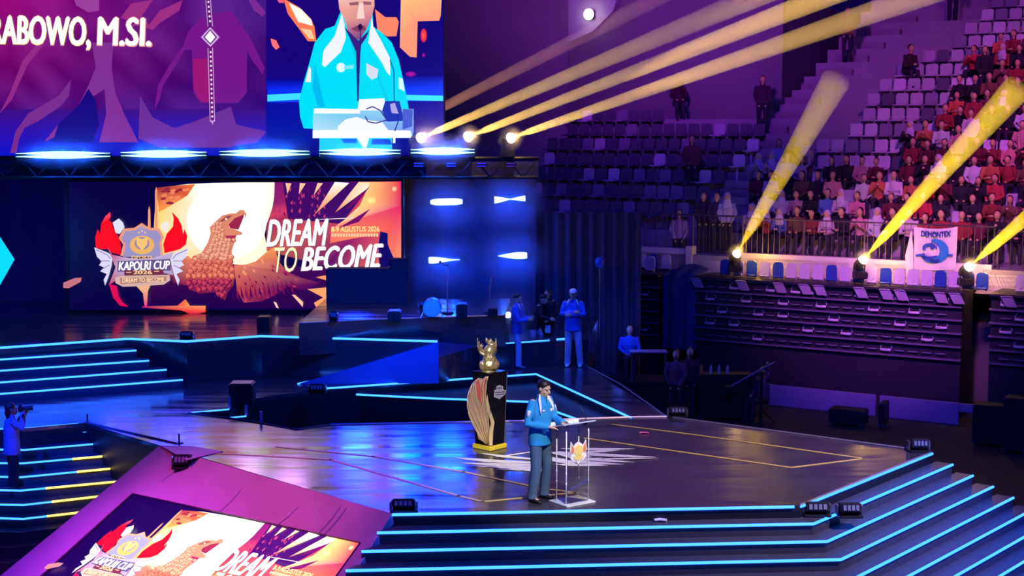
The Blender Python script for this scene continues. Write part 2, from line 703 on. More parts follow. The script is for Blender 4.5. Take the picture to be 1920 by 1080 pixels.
# ---- front stairs, six-plus steps turning round the right corner
stairs = thing('stage_stairs', 'wide black stairs with cyan lit nosings, turning the right front corner of the stage', 'stairs', (3.5, 17.5, Z0))
u1 = (B - A).normalized()
o1 = Vector((u1.y, -u1.x, 0))
u2 = (Cc - B).normalized()
o2 = Vector((u2.y, -u2.x, 0))
uo = Vector((-0.703, -0.711, 0))


def isect(p, d, q, e):
    den = d.x * e.y - d.y * e.x
    t = ((q.x - p.x) * e.y - (q.y - p.y) * e.x) / den
    return Vector((p.x + d.x * t, p.y + d.y * t, 0))


TR = 0.265
RL = Vector((-0.42, -0.66, 0))     # left end of each step follows the ramp's flank
for j in range(0, 12):
    z = Z1 - 0.17 * j
    off = TR * j
    a0, b0 = A + o1 * off, B + o1 * off
    b1 = B + o2 * off
    bb = isect(a0, u1, b1, u2)
    aa = isect(a0, u1, A, RL)
    ce = Cc + Vector((0.333, -0.05, 0)) * j
    ce = isect(b1, u2, ce, o2)
    if j > 0:
        ai = isect(A + o1 * (off - TR), u1, A, RL)
        bi = isect(A + o1 * (off - TR), u1, B + o2 * (off - TR), u2)
        ci = isect(B + o2 * (off - TR), u2, ce, o2)
        bm = bmesh.new()
        prism(bm, [(aa.x, aa.y), (bb.x, bb.y), (ce.x, ce.y), (ci.x, ci.y), (bi.x, bi.y), (ai.x, ai.y)], Z0, z)
        obj('step', bm, M_STEP, stairs, world=True)
    for P, Q, oo in ((aa, bb, o1), (bb, ce, o2)):
        if j == 0:
            if oo is o1:
                Q = P + (Q - P) * 0.985
        pts = [Vector((P.x, P.y, z - 0.012)) + oo * 0.012, Vector((Q.x, Q.y, z - 0.012)) + oo * 0.012]
        strip_obj('light_strip', pts, stairs, M_STRIP, 0.02)

# ---- left lower stairs
lst = thing('side_stairs', 'black stairs with cyan and amber lit nosings below the left landing', 'stairs', (-9, 24, Z0))
LL = [[(-60, 803), (45, 802), (148, 793)], [(-60, 815), (43, 817), (162, 808)], [(-60, 840), (46, 842), (175, 831)], [(-60, 866), (43, 867), (192, 854)],
      [(-60, 891), (41, 893), (207, 877)], [(-60, 916), (40, 918), (222, 901)], [(-60, 943), (45, 945), (194, 928)], [(-60, 968), (45, 971), (158, 958)]]
zs = [1.02, .87, .70, .53, .36, .19, .02, -.15]
for j, (L, z) in enumerate(zip(LL, zs)):
    P = [G(x, y, z) for x, y in L]
    if j:
        d = (P[2] - P[1]).normalized()
        if j >= 6:
            P[2] = P[2] + d * 0.5
        back = [p + Vector((-0.1, 0.62, 0)) for p in reversed(P)]
        bm = bmesh.new()
        prism(bm, [(p.x, p.y) for p in P + back], Z0, z)
        obj('step', bm, M_STEP, lst, world=True)
    off = Vector((0, -0.02, -0.012))
    mid = P[1] + (P[2] - P[1]) * (0.62 if j in (3, 4) else 0.3 if j == 2 else 0.25)
    e = P[2] if j < 6 else P[1] + (P[2] - P[1]) * 0.8
    if j >= 3:
        strip_obj('light_strip', [P[0] + off, P[1] + off, mid + off], lst, M_STRIP, 0.016)
        strip_obj('light_strip', [mid + off, e + off], lst, M_STRIPY, 0.018)
    else:
        strip_obj('light_strip', [P[0] + off, P[1] + off, e + off], lst, M_STRIP, 0.016)
for k in range(1, 5):      # the last steps down to the hall floor
    P = [G(x, y, -.15) + Vector((0, -0.27 * k, -0.17 * k)) for x, y in LL[-1]]
    bm = bmesh.new()
    back = [p + Vector((-0.1, 0.5, 0)) for p in reversed(P)]
    prism(bm, [(p.x, p.y) for p in P + back], Z0, P[0].z)
    obj('step', bm, M_STEP, lst, world=True)

# ---- upper stage and its stairs
up = thing('upper_stage', 'raised rear stage with a thin cyan line along its front', 'stage', (-4, 32, Z1))
U = [(-120, 660), (0, 652), (240, 635), (350, 640), (490, 630), (820, 640)]
zP = 1.55
upoly = [g2(x, y, Z2) for x, y in U]
bm = bmesh.new()
prism(bm, upoly + [(-1.2, 35.6), (-16, 35.6)], Z1 + 0.005, Z2)
obj('deck', bm, [M_DECK], up, world=True)
RA = G(558, 720, Z1)
RB = G(822, 641, Z2)
RC = G(900, 648, zP)
RD = G(1104, 636, zP)
bm = bmesh.new()
prism(bm, [(RC.x, RC.y), (RD.x, RD.y), (RD.x + .5, 35.6), (-1.19, 35.6), (RB.x + 0.01, RB.y + 0.01)], Z1 + 0.005, zP)
obj('landing', bm, [M_DECK], up, world=True)
edge_line(U, Z2, parent=up, r=0.024)
# ramp
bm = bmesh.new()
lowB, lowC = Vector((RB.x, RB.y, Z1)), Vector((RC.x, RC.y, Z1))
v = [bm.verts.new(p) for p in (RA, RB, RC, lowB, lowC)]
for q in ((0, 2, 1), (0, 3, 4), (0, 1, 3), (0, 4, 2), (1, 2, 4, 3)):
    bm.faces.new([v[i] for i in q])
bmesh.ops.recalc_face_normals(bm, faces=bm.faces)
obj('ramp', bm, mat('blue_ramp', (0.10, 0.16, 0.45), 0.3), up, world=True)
strip_obj('light_strip', [RA, RC, G(1030, 638.5, zP)], up, M_STRIP, 0.022)
strip_obj('light_strip', [G(1044, 637, zP), G(1068, 635.5, zP)], up, M_STRIP, 0.03)
area((-2.2, 27.2, 3.6), (-2.3, 28.3, 1.4), (0.0, 0.07, 1.0), 160, 1.5, 0.5)

ust = thing('rear_stairs', 'black stairs with cyan lit nosings up to the rear stage', 'stairs', (-9, 27, Z1))
for i, (a, b) in enumerate([((-60, 742), (343, 711)), ((-60, 720.5), (313, 692)), ((-60, 698), (280, 675)), ((-60, 677), (256, 656))]):
    z = 1.19 + 0.17 * i
    P, Q = G(*a, z), G(*b, z)
    d = (Q - P).normalized()
    bk = Vector((-d.y, d.x, 0)) * 0.38
    bm = bmesh.new()
    prism(bm, [(P.x, P.y), (Q.x, Q.y), (Q + bk).xy[:], (P + bk).xy[:]], Z1 + 0.004, z)
    obj('step', bm, M_STEP, ust, world=True)
    strip_obj('light_strip', [P + Vector((0, -.02, -.01)), Q + Vector((0, -.02, -.01))], ust, M_STRIP, 0.018)

# ---- third level behind, with a dark skirt
bk = thing('band_riser', 'low dark platform behind the rear stage carrying band gear', 'platform', (-1, 32, Z2))
zE = 2.22
E1, E2, E3 = G(560, 606, zE), G(700, 599, zE), G(948, 591, zE)
bm = bmesh.new()
prism(bm, [(E1.x, E1.y), (E2.x, E2.y), (E3.x, E3.y), (E3.x + 0.1, 33.2), (E1.x, 33.2)], zP + 0.004, zE)
obj('deck', bm, M_DECK, bk, world=True)
bm = bmesh.new()
tube(bm, [E1, E2, E3], (0.012, 0.02), seg=4, flat=(0, 0, 1))
obj('edge_trim', bm, M_NOSE, bk, world=True)

# ================================================================== THE EVENT PICTURE (shown on two displays)


def event_picture(C):
    R = random.Random(5)
    C.layer = 0
    C.poly([(130, 341), (752, 340), (752, 581), (130, 581)], (8, 0, 62))
    L = lambda pts, ox, oy, s: [(ox + x / s, oy + y / s) for x, y in pts]
    l1 = lambda pts: L(pts, 160, 380, 5.14)
    l2 = lambda pts: L(pts, 340, 330, 4.0)
    l3 = lambda pts: L(pts, 120, 320, 2.909)
    l4 = lambda pts: L(pts, 480, 330, 5.4)
    C.layer = 1
    # dark plum low part
    C.poly([(300, 500), (613, 500), (613, 578), (270, 578)], [(70, 5, 70), (60, 5, 80), (40, 0, 70), (20, 0, 66)])
    # glowing sun
    sun = [(300, 352), (352, 345), (400, 343), (460, 342), (515, 342), (514, 370), (511, 388), (506, 404), (500, 420), (496, 440), (500, 460),
           (512, 468), (500, 482), (480, 492), (455, 497), (435, 495), (400, 500), (340, 500), (300, 480), (288, 440), (290, 400)]
    ctr = (425, 410)
    C._add([ctr] + sun, [(0, 1 + i, 1 + (i + 1) % len(sun)) for i in range(len(sun))],
           [lin((255, 255, 255))] + [lin((255, 205, 100)) if x < 345 else lin((255, 253, 225)) if y < 440 else lin((255, 240, 205)) for x, y in sun])
    C.layer = 2
    C.glow((425, 415), 75, 72, (255, 254, 252), (255, 252, 238))
    C.poly([(372, 345), (505, 344), (496, 400), (370, 440)], (254, 252, 248))
    # feathers upper left
    C.poly([(293, 352), (330, 348), (366, 345), (352, 366), (330, 380), (298, 398)], [(150, 40, 60), (200, 70, 50), (230, 110, 60), (220, 90, 50), (240, 140, 70), (250, 150, 60)])
    for k in range(26):
        x, y = R.uniform(300, 350), R.uniform(352, 382)
        if (x - 298) / 60 + (y - 350) / 44 < 1.0:
            C.poly([(x, y), (x + 9, y - 3), (x + 12, y + 1), (x + 4, y + 3)], (235, 130, 90) if k % 2 else (140, 35, 55))
    # poles behind the badge
    for x, y0 in ((280, 386), (293, 350)):
        C.poly([(x - 3, 440), (x - 2, y0 + 8), (x, y0), (x + 2, y0 + 8), (x + 3, 440)], (235, 150, 110))
    # purple shards, upper right
    C.poly([(515, 342), (752, 340), (752, 500), (613, 500), (500, 470), (500, 420), (506, 404), (514, 380)],
           [(120, 20, 110), (225, 40, 90), (255, 110, 60), (70, 10, 90), (190, 90, 70), (150, 40, 80), (200, 60, 90), (140, 30, 100)])
    C.poly([(530, 341), (700, 341), (640, 420), (540, 410)], (62, 8, 96))
    C.layer = 3
    for k in range(60):
        x, y = R.uniform(516, 610), R.uniform(346, 408)
        C.poly([(x, y), (x + R.uniform(2, 5), y - 5), (x + 4, y + 4)], R.choice([(160, 40, 110), (90, 10, 100), (190, 60, 110), (70, 0, 90)]))
    for tri in ([(300, 70), (360, 75), (320, 180)], [(445, 70), (505, 75), (435, 185)], [(625, 70), (680, 72), (585, 195)]):
        C.poly(l4(tri), (255, 190, 150))
    C.poly(l4([(800, 60), (945, 70), (880, 130), (740, 260), (600, 385), (700, 220)]), [(255, 245, 235), (255, 255, 255), (255, 220, 190), (255, 180, 120), (240, 120, 90), (255, 190, 150)])
    C.poly(l4([(1040, 60), (1160, 60), (1150, 110), (1010, 215), (800, 372), (930, 200)]), [(255, 210, 160), (255, 200, 140), (255, 240, 220), (255, 220, 180), (240, 120, 90), (255, 200, 160)])
    C.poly(l4([(1160, 60), (1450, 58), (1470, 300), (1470, 880), (1440, 890), (1380, 800), (1335, 690), (1335, 580), (1270, 560), (1200, 600), (1050, 620), (750, 680), (760, 540), (900, 440), (1050, 300)]),
           [(255, 190, 120), (225, 60, 70), (225, 30, 90), (255, 150, 90), (255, 170, 110), (240, 120, 70), (245, 110, 60), (240, 90, 50), (240, 100, 60), (250, 120, 70), (250, 130, 80), (240, 110, 90), (240, 120, 90), (255, 200, 150), (255, 210, 120)])
    C.layer = 4
    C.poly(l4([(1160, 100), (1040, 250), (900, 350), (1000, 230)]), (110, 10, 90))
    C.poly(l4([(1160, 330), (1040, 465), (830, 530), (960, 450)]), (110, 10, 90))
    C.glow(l4([(1165, 245)])[0], 10, 8, (255, 240, 150), (255, 190, 110))
    C.glow(l4([(1400, 130)])[0], 6, 6, (255, 230, 180), (235, 90, 70))
    C.poly(l4([(1260, 560), (1335, 580), (1335, 690), (1380, 800), (1440, 900), (1250, 930), (1240, 700)]), (16, 0, 84))
    # eagle
    eagle = [(215, 385), (270, 330), (310, 295), (375, 280), (410, 280), (440, 255), (470, 255), (488, 285), (485, 320), (475, 290), (420, 330), (360, 365), (365, 392),
             (405, 400), (460, 425), (450, 442), (415, 445), (400, 500), (380, 560), (385, 660), (400, 720), (392, 820), (350, 870), (330, 930), (250, 870), (150, 880),
             (60, 850), (30, 760), (60, 650), (90, 600), (150, 580), (200, 500), (222, 430)]
    C.poly(l2(eagle), [(214, 130, 100) if y < 600 else (200, 95, 70) if y < 760 else (130, 30, 70) for x, y in eagle])
    wing = [(395, 665), (480, 665), (560, 640), (640, 570), (700, 530), (730, 640), (800, 720), (900, 760), (1040, 800), (930, 860), (800, 830), (690, 900), (600, 940), (470, 950), (420, 860)]
    C.poly(l2(wing), [(220, 120, 90), (230, 140, 100), (220, 120, 80), (240, 140, 80), (240, 150, 80), (200, 100, 80), (150, 40, 80), (120, 20, 80), (90, 10, 80), (60, 0, 80), (110, 10, 80), (120, 20, 80), (110, 20, 70), (160, 50, 80), (180, 60, 70)])
    C.poly(l2([(-110, 690), (-20, 600), (60, 600), (90, 640), (40, 820), (-60, 800)]), [(120, 20, 70), (210, 110, 80), (235, 150, 110), (220, 120, 90), (140, 30, 70), (90, 10, 70)])
    C.layer = 5
    C.poly(l2([(358, 362), (400, 318), (468, 288), (470, 305), (430, 402), (368, 392)]), (150, 36, 66))
    C.poly(l2([(330, 445), (412, 445), (395, 500), (350, 480)]), (168, 40, 80))
    C.poly(l2([(280, 345), (340, 300), (385, 292), (350, 325), (300, 345)]), (150, 70, 70))
    C.disc(l2([(338, 322)])[0], 2.4, 1.8, (255, 240, 190), 8)
    y, row = 345, 0
    while y < 900:
        sz = 20 + 20 * min(1, (y - 345) / 330)
        x = 20 + (row % 2) * sz * .55
        while x < 400:
            jx, jy = x + R.uniform(-6, 6), y + R.uniform(-6, 6)
            if inpoly(jx, jy, eagle) and inpoly(jx + sz * .7, jy + sz * .9, eagle) and not (jx > 300 and jy < 470):
                lt = (240, 172, 138) if y < 620 else (228, 126, 92) if y < 740 else (196, 60, 84)
                dk = (190, 104, 82) if y < 620 else (170, 66, 60) if y < 740 else (110, 18, 64)
                a = -.45 + R.uniform(-.2, .2) if y < 640 else R.uniform(-.3, .3)
                f = lambda q: [(jx + (u * math.cos(a) - v * math.sin(a)) * sz, jy + (u * math.sin(a) + v * math.cos(a)) * sz) for u, v in q]
                C.layer = 5 + (row % 2) * 2
                C.poly(l2(f([(-.08, -.05), (.55, -.12), (.98, .3), (.95, .85), (.5, 1.2), (.1, .85), (-.1, .3)])), dk)
                C.layer += 1
                C.poly(l2(f([(.0, .0), (.5, -.05), (.82, .3), (.78, .72), (.45, .98), (.14, .7), (0, .3)])), [lt] * 3 + [dk, dk, lt, lt])
            x += sz * 1.02
        y += sz * .62
        row += 1
    C.layer = 5
    for k in range(90):
        x, y = R.uniform(430, 900), R.uniform(600, 920)
        if inpoly(x, y, wing) and inpoly(x + 20, y + 16, wing):
            a = math.radians(20 + (900 - x) * 0.1)
            dx, dy = 34 * math.cos(a), 34 * math.sin(a)
            C.poly(l2([(x, y), (x + dx * .5 + 6, y + dy * .5 - 4), (x + dx, y + dy), (x + dx * .5 - 6, y + dy * .5 + 4)]),
                   (235, 150, 110) if y < 720 and x < 640 else R.choice([(190, 70, 90), (120, 10, 70), (160, 40, 80)]))
    for i in range(14):
        x = 380 + i * 34
        y = 900 - i * 4
        C.poly(l2([(x, y - 70), (x + 16, y - 10), (x + 26, y + 40), (x + 4, y + 6)]), (120, 12, 76) if i % 2 else (70, 0, 74))
    # low flames and slivers
    C.poly(l3([(430, 738), (620, 735), (665, 700), (690, 735), (775, 735), (775, 770), (700, 782), (640, 760), (430, 746)]), [(170, 10, 90), (240, 40, 60), (255, 120, 70), (255, 150, 80), (255, 150, 90), (240, 60, 60), (220, 30, 60), (240, 60, 60), (150, 10, 90)])
    C.poly(l3([(1330, 645), (1437, 635), (1437, 745), (1380, 747), (1365, 720), (1415, 690)]), (255, 160, 100))
    C.poly(l3([(1375, 580), (1437, 568), (1437, 598)]), (250, 150, 100))
    C.poly(l3([(1245, 675), (1262, 676), (1306, 715), (1304, 742)]), (255, 190, 160))
    C.poly(l3([(1145, 712), (1160, 718), (1174, 750), (1160, 745)]), (250, 200, 190))
    C.poly(l3([(0, 610), (60, 585), (100, 582), (95, 605), (30, 640), (0, 638)]), (190, 110, 120))
    # badge
    C.layer = 6
    C.poly(l1([(235, 780), (310, 800), (330, 900), (370, 960), (425, 1002), (340, 990), (275, 910)]), (215, 10, 80))
    rw = [(245, 88), (252, 130), (235, 170), (265, 190), (275, 240), (310, 290), (335, 345), (352, 420), (345, 500), (270, 482), (220, 445), (160, 445), (108, 432), (103, 330), (125, 255), (150, 300), (160, 200), (200, 130)]
    C.poly(l1(rw), [(255, 60, 90) if y < 160 else (240, 8, 20) for x, y in rw])
    rw = [(840, 88), (900, 150), (935, 220), (947, 300), (960, 250), (988, 320), (975, 400), (920, 445), (860, 462), (770, 485), (757, 400), (790, 300), (850, 230), (858, 150)]
    C.poly(l1(rw), (244, 10, 14))
    C.poly(l1([(270, 190), (330, 150), (370, 190), (385, 235), (340, 300), (300, 290)]), (215, 215, 235))
    C.poly(l1([(730, 210), (790, 170), (820, 210), (790, 290), (740, 260)]), (235, 225, 215))
    for sg in (0, 1):
        m = (lambda x: x) if sg == 0 else (lambda x: 1098 - x)
        C.poly(l1([(m(x), y) for x, y in [(93, 428), (230, 482), (270, 520), (262, 600), (235, 700), (198, 798), (184, 740), (214, 685), (150, 658), (190, 625), (140, 600), (165, 562), (120, 520)]]), (214, 208, 236))
        C.layer = 7
        C.line(l1([(m(110), 450), (m(220), 500), (m(250), 540)]), 1.2, (110, 90, 150))
        C.line(l1([(m(150), 560), (m(245), 560)]), 1.2, (120, 100, 160))
        C.line(l1([(m(165), 640), (m(240), 600)]), 1.2, (120, 100, 160))
        C.layer = 6
    C.layer = 7
    C.poly(l1([(550, 193), (620, 240), (722, 245), (765, 330), (742, 380), (757, 510), (345, 510), (372, 400), (328, 340), (378, 248), (480, 240)]), (226, 150, 120))
    C.layer = 8
    C.poly(l1([(550, 222), (615, 262), (708, 268), (738, 335), (720, 385), (732, 520), (372, 520), (396, 400), (356, 342), (395, 272), (485, 264)]), [(180, 160, 190)] + [(150, 140, 190)] * 10)
    C.layer = 9
    C.disc(l1([(555, 405)])[0], 23, 17.5, (226, 172, 92))
    C.layer = 10
    C.disc(l1([(555, 390)])[0], 14, 12, (150, 130, 160))
    C.layer = 11
    C.poly(l1([(500, 330), (555, 350), (610, 330), (605, 400), (555, 460), (505, 400)]), (236, 190, 110))
    for x in (525, 555, 585):
        C.disc(l1([(x, 285 if x != 555 else 270)])[0], 1.8, 1.8, (235, 195, 120), 6)
    ban = [(225, 430), (270, 500), (430, 530), (550, 540), (690, 520), (862, 468), (820, 560), (858, 695), (750, 672), (400, 690), (235, 790), (300, 620)]
    C.poly(l1(ban), [(190, 90, 130)] * 2 + [(190, 170, 205)] * 4 + [(170, 150, 190)] * 4 + [(190, 60, 90), (190, 150, 180)])
    C.layer = 12
    C.poly(l1([(322, 560), (828, 540), (835, 650), (318, 662)]), (96, 80, 130))
    C.poly(l1([(385, 648), (755, 640), (770, 690), (385, 702)]), (110, 40, 60))
    C.poly(l1([(300, 715), (370, 700), (760, 692), (822, 690), (826, 745), (765, 785), (560, 800), (370, 806), (300, 770)]), (206, 170, 160))
    C.poly(l1([(500, 800), (640, 785), (612, 850), (604, 1000), (580, 1002), (565, 870)]), [(230, 170, 130)] * 3 + [(220, 20, 120)] * 2 + [(230, 150, 120)])
    C.layer = 13
    C.poly(l1([(345, 722), (790, 706), (790, 752), (350, 782)]), (170, 120, 110))
    C.layer = 14
    t = lambda s, x0, y0, x1, y1, c, sh=0, b=.02, sl=0: C.text(s, *l1([(x0, y0)])[0], *l1([(x1, y1)])[0], c, sh, b, sl)
    t('ESPORTS', 455, 508, 655, 538, (238, 190, 110))
    t('KAPOLRI', 330, 564, 645, 650, (246, 246, 255), .15, .035, -.02)
    t('CUP', 668, 556, 826, 640, (246, 246, 255), .15, .035, -.02)
    t('2026', 470, 648, 655, 686, (238, 200, 150), 0, .03)
    C.line(l1([(405, 668), (455, 668)]), 1.4, (240, 200, 160))
    C.line(l1([(672, 658), (722, 656)]), 1.4, (240, 200, 160))
    t('DREAM TO BECOME', 368, 724, 770, 768, (250, 214, 160), 0, .02, -.03)
    # slogan
    def shad(s, x0, y0, x1, y1, sh, b, sl, col=(252, 250, 255)):
        C.layer = 12
        C.text(s, x0 + 1.2, y0 + 1.0, x1 + 1.2, y1 + 1.0, (120, 60, 96), sh, b, sl)
        C.layer = 13
        C.text(s, x0, y0, x1, y1, col, sh, b, sl)
    shad('DREAM', 500, 411, 617, 462, .3, .035, -.02)
    shad('TO', 516, 463, 558, 510, .25, .0, -.02, (255, 250, 190))
    shad('BECOME', 565, 463, 720, 508, .3, .035, -.05)
    C.layer = 13
    C.line([(600, 411), (665, 408)], 1.2, (245, 220, 220))
    C.text('8-9 AGUSTUS 2026', 622, 424.5, 712, 434.5, (255, 235, 150), 0, .015, -.01)
    for k in range(17):
        C.poly([(623 + k * 5.2, 437.5), (626.6 + k * 5.2, 437.4), (626.4 + k * 5.2, 443), (623 + k * 5.2, 443.2)], (240, 205, 160))


# ---- rear display
YS = 33.3
SP = V(130, 580, YS)
rs = thing('led_screen', 'wide display at the back of the stage showing a screaming eagle and a winged badge', 'screen', (-6.4, YS + 0.1, Z2))
p0, p1 = V(130, 581, YS), V(752, 341, YS)
bm = bmesh.new()
box(bm, (p0.x - .06, YS + 0.03, Z2), (p1.x + .05, YS + 0.28, p1.z + 0.06))
obj('housing', bm, M_BLACK, rs, world=True)
C = Canvas(lambda x, y: V(x, y, YS), (0, -1, 0))
event_picture(C)
C.build('picture', screen_material('rear_display', 1.12), rs)

# masking flat in front of its lower right corner
bm = bmesh.new()
q0, q1 = V(613, 585, 32.6), V(765, 503, 32.6)
box(bm, (q0.x, 32.5, Z2), (q1.x, 32.9, q1.z), bevel=0.02)
q2 = V(730, 470, 32.6)
box(bm, (q2.x, 32.52, q1.z - .01), (q1.x, 32.88, q1.z + 0.22), bevel=0.02)
tag(obj('masking_flat', bm, M_DRAPE), 'low black flat hiding the lower corner of the eagle display', 'panel')

# ---- overhead display
YB = 32.4
bs = thing('overhead_display', 'huge hanging display with a magenta title card and a live picture of the speaker', 'screen', (-8, YB + 0.1, 5.5))
bx0, bx1 = V(-260, 290, YB).x, V(832, 290, YB).x
bm = bmesh.new()
box(bm, (bx0, YB + 0.03, V(0, 293, YB).z), (bx1 + 0.03, YB + 0.3, 15.0))
obj('housing', bm, M_BLACK, bs, world=True)
C = Canvas(lambda x, y: V(x, y, YB), (0, -1, 0))
# magenta smoke background: coarse grid of blended colours
cols = {}
R = random.Random(11)
gx = [-260 + 40 * i for i in range(20)]
gy = [-640, -560, -480, -400, -320, -240, -160, -80, -40, 0, 40, 80, 120, 160, 200, 240, 270, 292]


def bgcol(x, y):
    t = min(1, max(0, y / 290))
    s = min(1, max(0, x / 500))
    top = (150 - 90 * s, 10 + 10 * s, 120)
    mid = (112 - 44 * s, 10, 108)
    low = (40, 10, 130)
    if y < 0:
        k = min(1, -y / 260)
        return [int(a * (1 - k) + b * k) for a, b in zip(top, (205, 120, 200))]  # unseen upper part: lilac added for the deck to reflect
    if t < .5:
        c = [a * (1 - t * 2) + b * t * 2 for a, b in zip(top, mid)]
    else:
        c = [a * (2 - t * 2) + b * (t * 2 - 1) for a, b in zip(mid, low)]
    j = R.uniform(-14, 14)
    return [max(0, min(255, int(v + j))) for v in c]


vc = [[lin(bgcol(x, y)) for x in gx] for y in gy]
for j in range(len(gy) - 1):
    for i in range(len(gx) - 1):
        C._add([(gx[i], gy[j]), (gx[i + 1], gy[j]), (gx[i + 1], gy[j + 1]), (gx[i], gy[j + 1])], [(0, 1, 2, 3)], [vc[j][i], vc[j][i + 1], vc[j + 1][i + 1], vc[j + 1][i]])
C.layer = 1


def smoke(pts, col):
    s = 3.0
    C.poly([(x / s, y / s) for x, y in pts], col)


C.poly([(-260, 205), (500, 205), (500, 292), (-260, 292)], [(58, 10, 120), (58, 10, 120), (10, 16, 190), (10, 16, 200)])
smoke([(0, 640), (60, 520), (130, 340), (200, 260), (250, 250), (160, 360), (110, 470), (70, 560), (0, 640)], (140, 40, 130))
smoke([(60, 860), (90, 740), (160, 640), (260, 580), (330, 540), (400, 450), (390, 540), (340, 600), (220, 680), (140, 720), (110, 780), (95, 860)], (116, 42, 134))
smoke([(520, 240), (640, 240), (630, 380), (650, 520), (700, 640), (780, 800), (560, 800), (600, 640), (590, 500), (500, 560), (430, 680), (330, 760), (250, 800), (330, 700), (440, 600), (500, 480), (540, 380)], (124, 46, 140))
smoke([(680, 100), (740, 20), (860, 0), (800, 90), (740, 150), (840, 140), (900, 60), (1030, 0), (1010, 60), (900, 130), (860, 170)], (150, 44, 124))
smoke([(1130, 100), (1300, 60), (1400, 200), (1490, 380), (1480, 420), (1420, 340), (1390, 280), (1390, 520), (1340, 580), (1130, 580), (1090, 520), (1080, 280), (1040, 280), (990, 370), (920, 480), (900, 560), (870, 620), (890, 480), (960, 360), (1030, 260), (1060, 180)], (112, 20, 130))
smoke([(1090, 330), (1200, 330), (1200, 580), (1130, 570), (1090, 500)], (150, 20, 110))
smoke([(780, 780), (790, 540), (860, 660), (980, 720), (1080, 690), (1300, 600), (1330, 700), (1500, 740), (1450, 800), (1280, 830), (900, 830)], (104, 44, 140))
smoke([(1400, 0), (1440, 0), (1495, 70), (1480, 95), (1430, 60)], (120, 40, 140))
smoke([(420, 0), (560, 0), (560, 60), (500, 70), (430, 30)], (150, 60, 150))
C.layer = 3
smoke([(330, 700), (440, 600), (500, 500), (540, 560), (560, 700), (520, 800), (300, 800)], (24, 4, 116))
# title
C.layer = 4
C.text('RABOWO,', -18.5, 27, 172, 92, (255, 225, 150), 0.05, 0.045, 0.02)
C.text('M.SI.', 182, 30, 287, 87, (225, 140, 140), 0.05, 0.04, 0.02)
C.layer = 5
C.text('RABOWO,', -18, 28, 171, 90, (255, 250, 240), 0.05, 0.035, 0.02)
C.text('M.SI.', 183, 31, 285, 85, (255, 250, 240), 0.05, 0.03, 0.02)
# ornament rule
C.layer = 4
C.line([(391, 0), (395, 50)], 10, (190, 150, 215))
C.line([(395, 90), (399, 228)], 10, (200, 150, 215))
C.poly([(394, 222), (404, 222), (399, 234)], (200, 150, 215))
C.poly([(395, 51), (412.5, 70), (395.5, 88), (377.5, 70)], (200, 165, 220))
C.layer = 5
C.line([(391, 0), (395, 52)], 7, (96, 20, 110))
C.line([(395, 88), (399, 226)], 7, (110, 20, 110))
C.poly([(395, 55), (408, 70), (395.5, 84), (381.5, 70)], (110, 40, 120))
C.layer = 6
C.poly([(395, 58), (404.5, 70), (395.5, 81), (385, 70)], (255, 250, 255))
for k in range(5):
    C.disc((391.5 + k * .8, 4 + k * 9), 2, 2.2, (245, 220, 245), 6)
for k in range(15):
    C.disc((395.8 + k * .22, 98 + k * 8.6), 2, 2.2, (245, 220, 245), 6)
# live inset, its unseen top a bright blue added for the deck's reflection
C.layer = 7
C.poly([(500, -640), (832, -640), (832, 0), (832, 120), (832, 292), (500, 292), (500, 120), (500, 0)], [(20, 60, 255), (10, 40, 250), (16, 0, 100), (14, 0, 110), (6, 4, 130), (6, 4, 150), (20, 0, 110), (30, 0, 110)])
C.layer = 8
C.poly([(502, -640), (560, -640), (560, -120), (502, -120)], (120, 90, 230))  # unseen bands above the view, added for streaks reflected in the deck
C.poly([(600, -640), (670, -640), (660, -120), (610, -120)], (30, 120, 255))
C.poly([(720, -640), (760, -640), (770, -120), (730, -120)], (10, 50, 255))
ins = lambda pts: [(480 + x / 3.375, y / 3.375) for x, y in pts]
P8 = lambda pts, col: C.poly(ins(pts), col)
P8([(75, 540), (1185, 540), (1185, 640), (75, 648)], [(8, 30, 220), (8, 50, 255), (20, 80, 255), (10, 60, 255)])
P8([(70, 500), (400, 500), (400, 560), (70, 560)], [(10, 0, 130), (10, 0, 130), (8, 40, 230), (8, 30, 220)])
P8([(900, 480), (1185, 480), (1185, 560), (900, 560)], [(10, 0, 130), (10, 0, 130), (8, 60, 250), (8, 50, 230)])
P8([(75, 650), (1185, 645), (1185, 985), (75, 985)], [(8, 6, 150), (8, 6, 150), (6, 2, 120), (6, 2, 120)])
C.layer = 9
P8([(75, 600), (320, 588), (320, 628), (75, 642)], (60, 215, 250))
P8([(940, 600), (1185, 606), (1185, 640), (940, 634)], (60, 225, 245))
P8([(175, -10), (280, 50), (350, 120), (372, 170), (384, 262), (330, 262), (280, 190), (205, 90)], (255, 120, 70))
P8([(95, 245), (130, 255), (152, 300), (130, 316), (105, 290)], (255, 110, 110))
P8([(130, -10), (175, -10), (180, 20), (150, 20)], (255, 90, 110))
P8([(755, 60), (820, 110), (890, 110), (905, 140), (890, 230), (830, 232), (770, 190)], (255, 130, 90))
P8([(918, -10), (1176, -10), (1170, 100), (1160, 132), (1024, 136), (1018, 365), (975, 360), (912, 300)], [(255, 190, 110), (255, 170, 110)] + [(255, 150, 110)] * 6)
C.glow(*[ins([(1062, 225)])[0]], 6, 13, (255, 90, 50), (200, 10, 60))
C.glow(*[ins([(980, 470)])[0]], 11, 6, (200, 20, 170), (14, 0, 120))
C.glow(*[ins([(1062, 350)])[0]], 3.5, 5, (190, 20, 150), (14, 0, 110))
C.layer = 10
P8([(210, 20), (290, 60), (355, 130), (360, 165), (270, 140)], (255, 245, 230))
P8([(285, 180), (350, 190), (375, 250), (340, 245)], (255, 200, 150))
